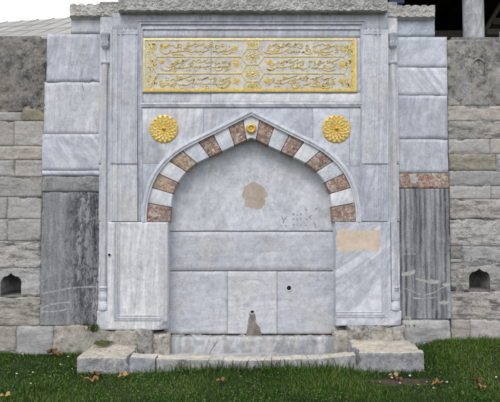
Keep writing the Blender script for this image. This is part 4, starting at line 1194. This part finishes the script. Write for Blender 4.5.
# ================================================================ BASIN AND BLOCKS
YB = -.745
zL = WZ(358, YB); zR = WZ(352.5, YB)
xa, xb_, xc, xd = WX(76.5,362,YB), WX(129,362,YB), WX(357,360,YB), WX(424.5,360,YB)
def warpL(Pn):
    t = np.clip((Pn[:,0]-(xb_-.10))/.10, 0, 1)*np.clip((Pn[:,2]-.05)/.08, 0, 1)
    n_ = fbm(Pn[:,0]*3, Pn[:,1]*5, Pn[:,2]*3, 77, 4)
    Pn[:,0] -= t*(.05+.10*n_)*.8
    Pn[:,2] -= .03*np.clip((Pn[:,0]-(xb_-.22))/.22, 0, 1)*np.clip(n_+.3, 0, 1)
    return Pn
bl = block('stone_block', (xa, YB, -.16), (xb_, -.10, zL), M['bench'], None, r=.010, amp=.011, fs=9, res=.018, seed=130, warp=warpL, origin=((xa+xb_)/2, -.4, 0))
tag(bl, 'worn marble step block at left end of basin with broken inner edge', 'stone block', 'step blocks at the ends of the basin')
def warpR(Pn):
    t = np.clip(((xc+.10)-Pn[:,0])/.10, 0, 1)*np.clip((Pn[:,2]-.05)/.08, 0, 1)
    n_ = fbm(Pn[:,0]*3, Pn[:,1]*5, Pn[:,2]*3, 78, 4)
    Pn[:,0] += t*(.04+.10*n_)*.8
    return Pn
br = block('stone_block', (xc, YB, -.16), (xd, -.10, zR), M['bench'], None, r=.014, amp=.013, fs=9, res=.018, seed=131, warp=warpR, origin=((xc+xd)/2, -.4, 0))
tag(br, 'worn pale marble step block at right end of basin beside bare soil', 'stone block', 'step blocks at the ends of the basin')
basin = thing('basin', (0, -.4, 0), 'low broken marble basin between the two step blocks under the niche', 'basin')
zc = WZ(358.5, YB)
def cw(Pn):
    t = (Pn[:,0]-xb_)/(xc-xb_)
    Pn[:,2] += (np.interp(t, [0,.12,.5,.85,1], [.02,.0,-.022,.005,.045]))*np.clip((Pn[:,2]+.05)/.12, 0, 1)
    return Pn
xj1 = WX(155.5,362,YB); 
block('curb', (xb_+.004, YB+.006, -.16), (xj1-.003, YB+.20, zc), M['curb'], basin, r=.010, amp=.010, fs=6, res=.02, seed=132, warp=cw)
block('curb', (xj1+.003, YB, -.16), (xc-.004, YB+.17, zc), M['curb'], basin, r=.010, amp=.013, fs=9, res=.016, seed=133, warp=cw)
pb = (WX(146,345,-.02), WX(356,345,-.02), -.15, WZ(337.2,-.0))
slab('basin_back', pb, .0, .12, M['marble_basin'], basin, amp=.006, fs=4, res=.02, er=.02, chip=.03, seed=134)
block('basin_floor', (xb_-.02, YB+.16, -.16), (xc+.02, .02, .03), M['marble_basin'], basin, r=.02, amp=.01, fs=5, res=.05, seed=135)
vein(basin, [(219,336.5),(216,343),(211.5,349),(208,356)], .008, 'mortar', 'dark_crack', Y=-.008)
vein(basin, [(336,337),(338.6,345),(341,352)], .006, 'mortar', 'dark_crack', Y=-.008)

# ================================================================ BACKGROUND
# lead-roofed building behind the left wall
yaw = R(-9.5)
ca, sa = math.cos(yaw), math.sin(yaw)
rb = thing('roofed_building', (-5, 6.0, 0), 'low building with pale lead sheet roof behind left wall', 'building')
def rl(x, y, z): return (-5+ca*x-sa*y, 7.0+sa*x+ca*y, z)
ridge = 7.42; slope = math.tan(R(31))
def roof_pt(x, dn): return rl(x, -dn, ridge-dn*slope)
m = MB()
xs_ = np.arange(-12, 5.01, .48)
rows_ = [0, .8, 1.6, 2.4, 3.2, 4.1, 5.0]
nrm = np.array([0, -math.sin(R(31)), math.cos(R(31))])
for j in range(len(rows_)-1):
    for i in range(len(xs_)-1):
        a, b, c, d = roof_pt(xs_[i]+.012, rows_[j+1]+.05), roof_pt(xs_[i+1]-.012, rows_[j+1]+.05), roof_pt(xs_[i+1]-.012, rows_[j]), roof_pt(xs_[i]+.012, rows_[j])
        up = .02; q = random.uniform(0, .006)
        V = [(p[0], p[1], p[2]+up*(1 if k < 2 else .2)+q) for k, p in enumerate((a, b, c, d))] + [(p[0], p[1], p[2]-.05) for p in (a, b, c, d)]
        m.add(V, [[0,1,2,3],[7,6,5,4],[0,4,5,1],[1,5,6,2],[2,6,7,3],[3,7,4,0]])
roof = m.build('roof', M['lead'], rb, angle=20)
m = MB()
for x_ in xs_:
    p, q = np.array(roof_pt(x_, 5.05)), np.array(roof_pt(x_, 0))
    for k in range(1):
        e = np.array([ca, sa, 0])*.02; h_ = np.array([0, 0, .03])
        V = [p-e, p+e, p+e*.6+h_, p-e*.6+h_, q-e, q+e, q+e*.6+h_, q-e*.6+h_]
        m.add(V, [[0,1,2,3],[7,6,5,4],[0,4,5,1],[1,5,6,2],[2,6,7,3],[3,7,4,0]])
m.build('roof_seam', M['lead'], roof, angle=20)
m = MB()
p = [rl(-12,-4.6,-.2), rl(5,-4.6,-.2), rl(5,5,-.2), rl(-12,5,-.2)]
zt_ = ridge-4.6*slope-.1
m.add(p+[(a,b,zt_) for a,b,c in p], [[0,1,5,4],[1,2,6,5],[2,3,7,6],[3,0,4,7],[4,5,6,7]])
m.build('wall', M['ashlar'], rb)
m = MB()
p = [rl(-12,-.0,zt_), rl(5,-.0,zt_), rl(5,5,zt_), rl(-12,5,zt_), rl(-12,0,ridge-.06), rl(5,0,ridge-.06)]
m.add(p, [[2,3,4,5],[0,4,3],[1,2,5],[0,1,5,4]])
m.add([rl(-12,-4.6,zt_), rl(-12,0,zt_), rl(-12,0,ridge-.06)], [[0,1,2]]); m.add([rl(5,-4.6,zt_), rl(5,0,zt_), rl(5,0,ridge-.06)], [[0,1,2]])
m.build('gable', M['lead'], rb)

# raised porch behind the right wall
pr = thing('porch', (5.5, 4.5, 0), 'dark raised porch with timber ceiling behind right wall', 'porch')
X0, X1, Y0, Y1 = 1.6, 13.0, 3.0, 10.0
FZ, CZ = 4.55, 8.3
m = MB(); m.box((X0,Y0,-.2),(X1,Y1,FZ)); m.build('terrace', M['ashlar'], pr)
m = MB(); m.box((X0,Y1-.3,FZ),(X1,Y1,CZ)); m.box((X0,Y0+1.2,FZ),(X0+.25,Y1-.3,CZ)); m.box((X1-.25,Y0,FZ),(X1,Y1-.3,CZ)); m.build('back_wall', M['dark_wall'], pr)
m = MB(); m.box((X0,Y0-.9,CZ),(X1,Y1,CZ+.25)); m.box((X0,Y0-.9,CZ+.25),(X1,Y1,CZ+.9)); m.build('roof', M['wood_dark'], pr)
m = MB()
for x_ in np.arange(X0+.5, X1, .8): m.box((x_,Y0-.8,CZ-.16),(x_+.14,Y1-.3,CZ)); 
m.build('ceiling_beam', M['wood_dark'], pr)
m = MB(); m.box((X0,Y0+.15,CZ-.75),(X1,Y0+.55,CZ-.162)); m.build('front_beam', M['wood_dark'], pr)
# low bench-like timber sill visible at foot of opening, beam ends at far right
m = MB(); m.box((X0+.3,Y0+2.6,FZ),(WX(462,34,Y0+2.6),Y0+2.9,WZ(30.5,Y0+2.6))); m.build('sill_beam', M['wood_beam'], pr)
m = MB()
m.box((WX(485,28,Y0+1.6),Y0+1.5,WZ(36,Y0+1.6)),(12,Y0+1.8,WZ(30.5,Y0+1.6)))
m.box((WX(491,22,Y0+2.2),Y0+2.1,WZ(26,Y0+2.2)),(12,Y0+2.4,WZ(19.5,Y0+2.2)))
m.build('railing', M['wood_beam'], pr)
q = MB(); a = np.array([WX(486,30,Y0+2), Y0+2, WZ(30,Y0+2)]); b = np.array([WX(512,-14,Y0+2), Y0+2, WZ(-14,Y0+2)])
e = np.array([.08, 0, .05])
q.add([a-e, a+e, b+e, b-e, a-e+[0,.15,0], a+e+[0,.15,0], b+e+[0,.15,0], b-e+[0,.15,0]], [[0,1,2,3],[7,6,5,4],[0,4,5,1],[1,5,6,2],[2,6,7,3],[3,7,4,0]])
q.build('stair_stringer', M['wood_beam'], pr, recalc=True)
m = MB(); m.box((WX(389,2,Y0+.1),Y0-.05,WZ(4.2,Y0)),(WX(402,2,Y0+.1),Y0+.12,WZ(-6,Y0))); m.build('blue_board', M['blue_paint'], pr)
def pcol(px, Y, w):
    xx = WX(px, 20, Y); m = MB(); r_ = w*(Y+D)/500/2
    zz = np.linspace(FZ, CZ-.75, 12)
    m.lathe((xx, Y), [(r_*1.25,FZ),(r_*1.25,FZ+.12),(r_*1.08,FZ+.16)]+[(r_*(1.01-.05*k/11), z_) for k, z_ in enumerate(zz[1:-1])]+[(r_*1.2,CZ-.80),(r_*1.3,CZ-.751)], 28)
    c = m.build('column', M['marble_basin'], pr, angle=40, recalc=True); return c
pcol(473.3, Y0+.34, 20.5); pcol(580, Y0+.34, 20.5)
m = MB(); m.box((WX(499,27,Y0+.5),Y0+.3,FZ),(WX(507,27,Y0+.5),Y0+.5,WZ(30,Y0+.4))); m.build('post', M['marble_white'], pr)

# ================================================================ GRASS, LEAVES, FLOWERS
def soil_mask(x, y):
    cx, cy = WX(398,382,-1.05), -1.08
    return np.exp(-(((x-cx)/.50)**2+((y-cy)/.22)**2))
sx, sy = WX(398,382,-1.05), -1.08
n = 60; a = np.linspace(0, 2*np.pi, n, endpoint=False)
rad = 1+1.1*fbm(np.cos(a)*2.2, np.sin(a)*2.2, 0*a, 9, 5)
ring = [(sx, sy)]; V = [(sx, sy, float(gz(sx, sy))+.012)]; F = []
for s in (.5, 1.0):
    for i in range(n):
        x_, y_ = sx+.40*rad[i]*s*math.cos(a[i]), sy+.15*rad[i]*s*math.sin(a[i]); V.append((x_, y_, float(gz(x_, y_))+(.009 if s < 1 else -.004)))
for i in range(n):
    j = (i+1) % n; F += [[0,1+i,1+j],[1+i,1+n+i,1+n+j,1+j]]
o = mk('soil', V, F, M['soil'], smooth=True); tag(o, 'bare brown soil patch in the lawn before the right block', 'soil', kind='structure')

def grass():
    N = 190000
    x = rng.uniform(-4.6, 4.6, N); y = -.02 - 3.4*rng.random(N)**1.15
    keep = np.ones(N, bool)
    keep &= ~((x > xa-.0) & (x < xd+.0) & (y > YB-.005))
    keep &= ~((x > WX(16,340)) & (x < WX(95,340)) & (y > -.05))
    keep &= rng.random(N) > .93*soil_mask(x, y)*np.clip(.9+1.8*fbm(x*7, y*9, 0*x, 91, 3), .2, 1.1)
    dens = fbm(x*2.2, y*2.2, 0*x, 31, 4)
    keep &= rng.random(N) < np.clip(.9+.9*dens, .3, 1)
    x, y, dens = x[keep], y[keep], dens[keep]; N = len(x)
    h = rng.gamma(5, .0072, N)*(1+.9*fbm(x*1.6, y*1.6, 0*x, 8, 3))
    tall = np.exp(-np.clip(YB-y, 0, 9)/.10)*((x > WX(135,360,YB)) & (x < WX(352,360,YB)))
    h = h*(.85+2.4*tall*rng.random(N))
    tallw = np.exp(-np.clip(-.03-y, 0, 9)/.14)*((x < xa) | (x > xd)); h = h*(1+.7*tallw*rng.random(N))
    cn = np.exp(-(((x-xd-.05)/.16)**2)); h = h*(1+.8*cn*rng.random(N)*(y > YB))
    h = np.clip(h, .018, .22)*(1-.6*soil_mask(x, y))
    w = rng.uniform(.0018, .0040, N)*(1+.4*(h > .1))
    a = rng.uniform(0, 2*np.pi, N); ln_ = rng.uniform(.15, .95, N)*h; la = rng.uniform(0, 2*np.pi, N)
    z = gz(x, y)
    px_, py_ = np.cos(a)*w, np.sin(a)*w; lx, ly = np.cos(la)*ln_, np.sin(la)*ln_
    V = np.zeros((N, 5, 3))
    V[:,0] = np.stack([x-px_, y-py_, z-.01], 1); V[:,1] = np.stack([x+px_, y+py_, z-.01], 1)
    V[:,2] = np.stack([x+px_*.8+lx*.35, y+py_*.8+ly*.35, z+h*.62], 1); V[:,3] = np.stack([x-px_*.8+lx*.35, y-py_*.8+ly*.35, z+h*.62], 1)
    V[:,4] = np.stack([x+lx, y+ly, z+h*.95], 1)
    tint = np.clip(.44+.85*fbm(x*1.1, y*1.6, 0*x, 55, 4)+rng.normal(0, .17, N), 0, .93)
    tint[rng.random(N) < .025] = 1.0
    # clover / daisy leaves: small rounded blades lying low
    M2 = 9000
    cx = rng.uniform(-4.2, 4.2, M2); cy = -.05-2.6*rng.random(M2)
    ck = ~((cx > xa-.02) & (cx < xd+.02) & (cy > YB-.02)) & (fbm(cx*2.5, cy*2.5, 0*cx, 71, 3) > .02) & (rng.random(M2) > soil_mask(cx, cy))
    cx, cy = cx[ck], cy[ck]; M2 = len(cx); cr = rng.uniform(.005, .010, M2); cz = gz(cx, cy)+rng.uniform(.015, .06, M2)
    tx = rng.normal(0, .35, M2); ty = rng.normal(-.25, .35, M2)
    C = np.zeros((M2, 5, 3))
    ph = rng.uniform(0, 6.28, M2)
    for k in range(5):
        t = ph+2*np.pi*k/5
        dx, dy = cr*np.cos(t), cr*np.sin(t); C[:,k] = np.stack([cx+dx, cy+dy, cz+dx*tx-dy*ty], 1)
    me = bpy.data.meshes.new('grass')
    nv = 5*N+5*M2
    me.vertices.add(nv); me.vertices.foreach_set('co', np.concatenate([V.reshape(-1), C.reshape(-1)]))
    b = np.arange(N)[:,None]*5
    q = (b+np.array([[0,1,2,3]])); t = (b+np.array([[3,2,4]]))
    c5 = 5*N+np.arange(M2)[:,None]*5+np.arange(5)[None]
    loops = np.concatenate([q.reshape(-1), t.reshape(-1), c5.reshape(-1)])
    me.loops.add(len(loops)); me.loops.foreach_set('vertex_index', loops)
    starts = np.concatenate([np.arange(N)*4, 4*N+np.arange(N)*3, 7*N+np.arange(M2)*5])
    me.polygons.add(2*N+M2); me.polygons.foreach_set('loop_start', starts)
    at = me.attributes.new('tint', 'FLOAT', 'POINT')
    tc = np.clip(rng.normal(.55, .16, M2), 0, .9)
    at.data.foreach_set('value', np.concatenate([np.repeat(tint, 5), np.repeat(tc, 5)]).astype(np.float32))
    me.update(calc_edges=True); me.validate()
    me.polygons.foreach_set('use_smooth', [True]*len(me.polygons))
    me.materials.append(M['grass'])
    o = bpy.data.objects.new('grass', me); COL.objects.link(o)
    tag(o, 'dark green lawn grass growing up to the basin and walls', 'grass', kind='stuff')
grass()

def ground_at(px, py):
    """point of the ground seen at a photograph position"""
    u = (px-250)/FPX; v = (201-py)/FPX
    d = np.array([u, CT-v*ST, ST+v*CT]); t = 3.0
    for _ in range(900):
        p = np.array([0, -D, CAMZ])+d*t
        if p[2] <= float(gz(p[0], p[1])): break
        t += .006
    return p
def leaf(px, py, size, mat, label, rot, lift=.05, lobes=5, group='fallen leaves on the lawn'):
    p = ground_at(px, py); n = 30; V = []; F = []
    rr = random.Random(int(px*7+py))
    for k in (0, .5, 1):
        for i in range(n):
            a = 2*math.pi*i/n
            r_ = size*(.55+.45*abs(math.cos(a*lobes/2)))*(1 if math.cos(a) > -.9 else .5)*k*(1+.12*math.sin(a*11))
            z = lift+size*(.55*(k**2)*math.sin(a*2+rot)**2*1.0+.12*math.sin(a*5)*k)
            V.append((p[0]+r_*math.cos(a+rot), p[1]+r_*.85*math.sin(a+rot)-.25*size*k*math.sin(a), p[2]+z))
    for j in (0, 1):
        for i in range(n):
            k = (i+1) % n; F.append([j*n+i, (j+1)*n+i, (j+1)*n+k, j*n+k])
    # stem
    b = len(V); a = math.pi+rot; e = (p[0]+size*1.5*math.cos(a), p[1]+size*1.5*math.sin(a), p[2]+lift+.01)
    V += [(p[0], p[1]-.002, p[2]+lift), (p[0], p[1]+.002, p[2]+lift), (e[0], e[1]+.002, e[2]), (e[0], e[1]-.002, e[2])]
    F.append([b, b+1, b+2, b+3])
    o = mk('fallen_leaf', V, F, mat, smooth=True)
    tag(o, label, 'leaf', group)
leaf(91, 385, .080, M['leaf'], 'large curled brown leaf below the front of the left block', .4)
leaf(95, 379, .065, M['leaf_dark'], 'dark brown leaf lying against a large curled leaf below left block', 2.0)
leaf(123.5, 380.5, .065, M['leaf_pale'], 'pale tan leaf on grass below the joint of left block', 1.2)
leaf(51, 357, .080, M['leaf_dark'], 'dark rotting leaf in grass before the left foundation', 2.4, .06)
leaf(58, 358.5, .055, M['leaf'], 'small brown leaf beside dark rotting leaf near left foundation', .2, .05)
leaf(5, 401, .055, M['leaf_pale'], 'tan leaf at the very bottom left of the lawn', .9)
leaf(394, 377.5, .060, M['leaf_pale'], 'pale leaf on soil just below the right block', .6, .02)
leaf(398, 381, .055, M['leaf_dark'], 'dark leaf in the middle of the bare soil', 1.9, .02)
leaf(437, 387, .075, M['leaf'], 'curled brown leaf standing on right edge of soil patch', 1.1, .035)
leaf(478, 385, .075, M['leaf_dark'], 'dark brown leaf in the grass far right of the soil', .3, .04)
leaf(482, 391, .055, M['leaf'], 'brown leaf below the dark leaf at far right', 1.7, .04)
leaf(221, 386, .050, M['leaf'], 'brown leaf in dark grass left of the middle of the basin', .8, .06)

def daisy_proto():
    root = thing('daisy', (0, 0, 0), 'small white daisy in the lawn', 'daisy', 'white daisies in the lawn')
    m = MB()
    for i in range(11):
        a = 2*math.pi*i/11; c, s = math.cos(a), math.sin(a); t = np.array([-s, c])*.0034
        V = []
        for r_, k, z in ((.003,.5,0),(.007,1,.001),(.0105,.8,.003)):
            V += [(c*r_-t[0]*k, s*r_-t[1]*k, .07+z), (c*r_+t[0]*k, s*r_+t[1]*k, .07+z)]
        m.add(V, [[0,1,3,2],[2,3,5,4]])
    m.build('petals', M['petal'], root)
    m = MB(); m.lathe((0, 0), [(.0055,.069),(.005,.073),(.002,.075)], 8); m.build('flower_eye', M['daisy_eye'], root)
    m = MB(); m.lathe((0, 0), [(.0013,-.01),(.0011,.069)], 5); m.build('stem', M['weed'], root)
    return root
dp = daisy_proto()
dk = list(dp.children)
dpos = [p_ for k_, p_ in enumerate([(18,361),(19,366),(20,357),(32,371),(33,377),(40,368),(45,375),(57,368),(62,372),(66,360),(68,373),(55,395),(5,371),(3,385),(27,387),(73,371),(118,393),(186,381),(84,376),(49,382),(374,374),(451,380),(498,381),(283,383),(14,377),(37,360)]) if k_ % 5 not in (1, 3)]
for i, (px, py) in enumerate(dpos):
    p = ground_at(px, py)
    if i == 0: r_ = dp
    else:
        r_ = dp.copy(); COL.objects.link(r_)
        for c in dk:
            q = c.copy(); COL.objects.link(q); q.parent = r_
    r_.location = p + np.array([0, 0, -.01]); r_.rotation_euler = (R(random.uniform(10,40)), R(random.uniform(-20,20)), random.uniform(0, 6))
pm = None
ppos = [p_ for k_, p_ in enumerate([(380,384),(385,387),(392,379.5),(404,379),(410,377.5),(415,383),(418,386.5),(424,379),(427,384),(430,380),(434,390),(443,389),(447,384),(383,380),(400,385)]) if k_ % 2 == 0]
for i, (px, py) in enumerate(ppos):
    p = ground_at(px, py)
    if pm is None:
        pm = block('pebble', (-.014,-.012,-.008), (.014,.012,.008), M['pebble'], None, r=.0075, amp=.002, fs=60, res=.006, seed=140, origin=(0,0,0)); o = pm
        tag(o, 'small pale pebble lying on the bare soil patch', 'pebble', 'pebbles on the bare soil')
    else: o = pm.copy(); COL.objects.link(o)
    o.location = p+np.array([0,0,.022]); o.rotation_euler = (0, 0, random.uniform(0, 6)); s_ = random.uniform(.6, 1.3); o.scale = (s_, s_*random.uniform(.7,1), s_)

# weeds at wall feet
def weed(name, x, y, z, n, size, label, cat, mat='weed', spread=.08):
    m = MB(); rr = random.Random(int(abs(x)*100))
    for i in range(n):
        bx_, by_, bz_ = x+rr.gauss(0, spread), y-abs(rr.gauss(0, .03)), z+rr.uniform(-.01, .01)
        h = size*rr.uniform(.5, 1.1); a = rr.uniform(0, 6.28); l = h*rr.uniform(.3, .8); w = size*.10*rr.uniform(.7, 1.4)
        d = np.array([math.cos(a), math.sin(a)*.6-.2]); t = np.array([-d[1], d[0]])*w
        V = []
        for s, k in ((0,.3),(.35,1),(.7,.9),(1,.1)):
            c = np.array([bx_, by_])+d*l*s; zz = bz_+h*math.sin(s*1.9)*.9
            V += [(c[0]-t[0]*k, c[1]-t[1]*k, zz), (c[0]+t[0]*k, c[1]+t[1]*k, zz)]
        m.add(V, [[0,1,3,2],[2,3,5,4],[4,5,7,6]])
    tag(m.build(name, M[mat], None), label, cat)
x, z = W(93.5, 331, -.12)
weed('weed', x, -.12, z, 34, .11, 'green weed sprouting from the crack at left foot of fountain', 'weed', 'weed', .05)
x, z = W(104, 342, -.18)
def mossy(name, px, py, Y, w, d, label):
    x, z = W(px, py, Y); m = MB(); rr = random.Random(int(px))
    for i in range(170):
        a = rr.gauss(0, 1)*w*.5; b = rr.gauss(0, 1)*d*.5
        r_ = rr.uniform(.004, .011)
        m.lathe((x+a, Y+b), [(r_, z-.012),(r_*.9, z+.004),(r_*.4, z+r_*.7)], 6)
    tag(m.build(name, M['moss'], None, angle=60), label, 'moss')
mossy('moss', 103, 342, -.20, .085, .10, 'yellow green moss on the back of the left step block')
x, z = W(403, 325, -.05)
weed('weed', x, -.05, z-.03, 20, .06, 'small green weed in the crack at right foot of fountain', 'weed', 'weed', .05)

# ================================================================ LIGHT, SKY, CAMERA
w = bpy.data.worlds.new('World'); scn.world = w; w.use_nodes = True
nt = w.node_tree; bg = nt.nodes['Background']
sky = nt.nodes.new('ShaderNodeTexSky'); sky.sky_type = 'NISHITA'; sky.sun_disc = False
EL, AZ = R(52), R(200)            # azimuth clockwise from +Y: the sun stands behind the camera, to the left
sky.sun_elevation = EL; sky.sun_rotation = AZ
mx = nt.nodes.new('ShaderNodeMix'); mx.data_type = 'RGBA'
mx.inputs[0].default_value = .80                       # cloud cover
mx.inputs[7].default_value = (8.9, 9.1, 9.5, 1)        # bright white cloud
nt.links.new(sky.outputs[0], mx.inputs[6]); nt.links.new(mx.outputs[2], bg.inputs['Color'])
bg.inputs['Strength'].default_value = .12
sd = bpy.data.lights.new('sun', 'SUN'); sd.energy = 1.1; sd.angle = R(25); sd.color = (1, .965, .92)
so = bpy.data.objects.new('sun', sd); COL.objects.link(so)
sv = np.array([math.sin(AZ)*math.cos(EL), math.cos(AZ)*math.cos(EL), math.sin(EL)])
from mathutils import Vector
so.rotation_euler = Vector(sv).to_track_quat('Z', 'Y').to_euler()
so.location = (-3, -12, 15)

cd = bpy.data.cameras.new('camera'); cam = bpy.data.objects.new('camera', cd); COL.objects.link(cam)
cd.sensor_fit = 'HORIZONTAL'; cd.sensor_width = 36; cd.lens = 36; cd.clip_end = 1000; cd.clip_start = .05
cam.location = (0, -D, CAMZ); cam.rotation_euler = (math.pi/2+TH, 0, 0)
scn.camera = cam
vs = scn.view_settings
vs.view_transform = 'Standard'; vs.look = 'None'; vs.gamma = 1; vs.use_curve_mapping = False; vs.exposure = .42
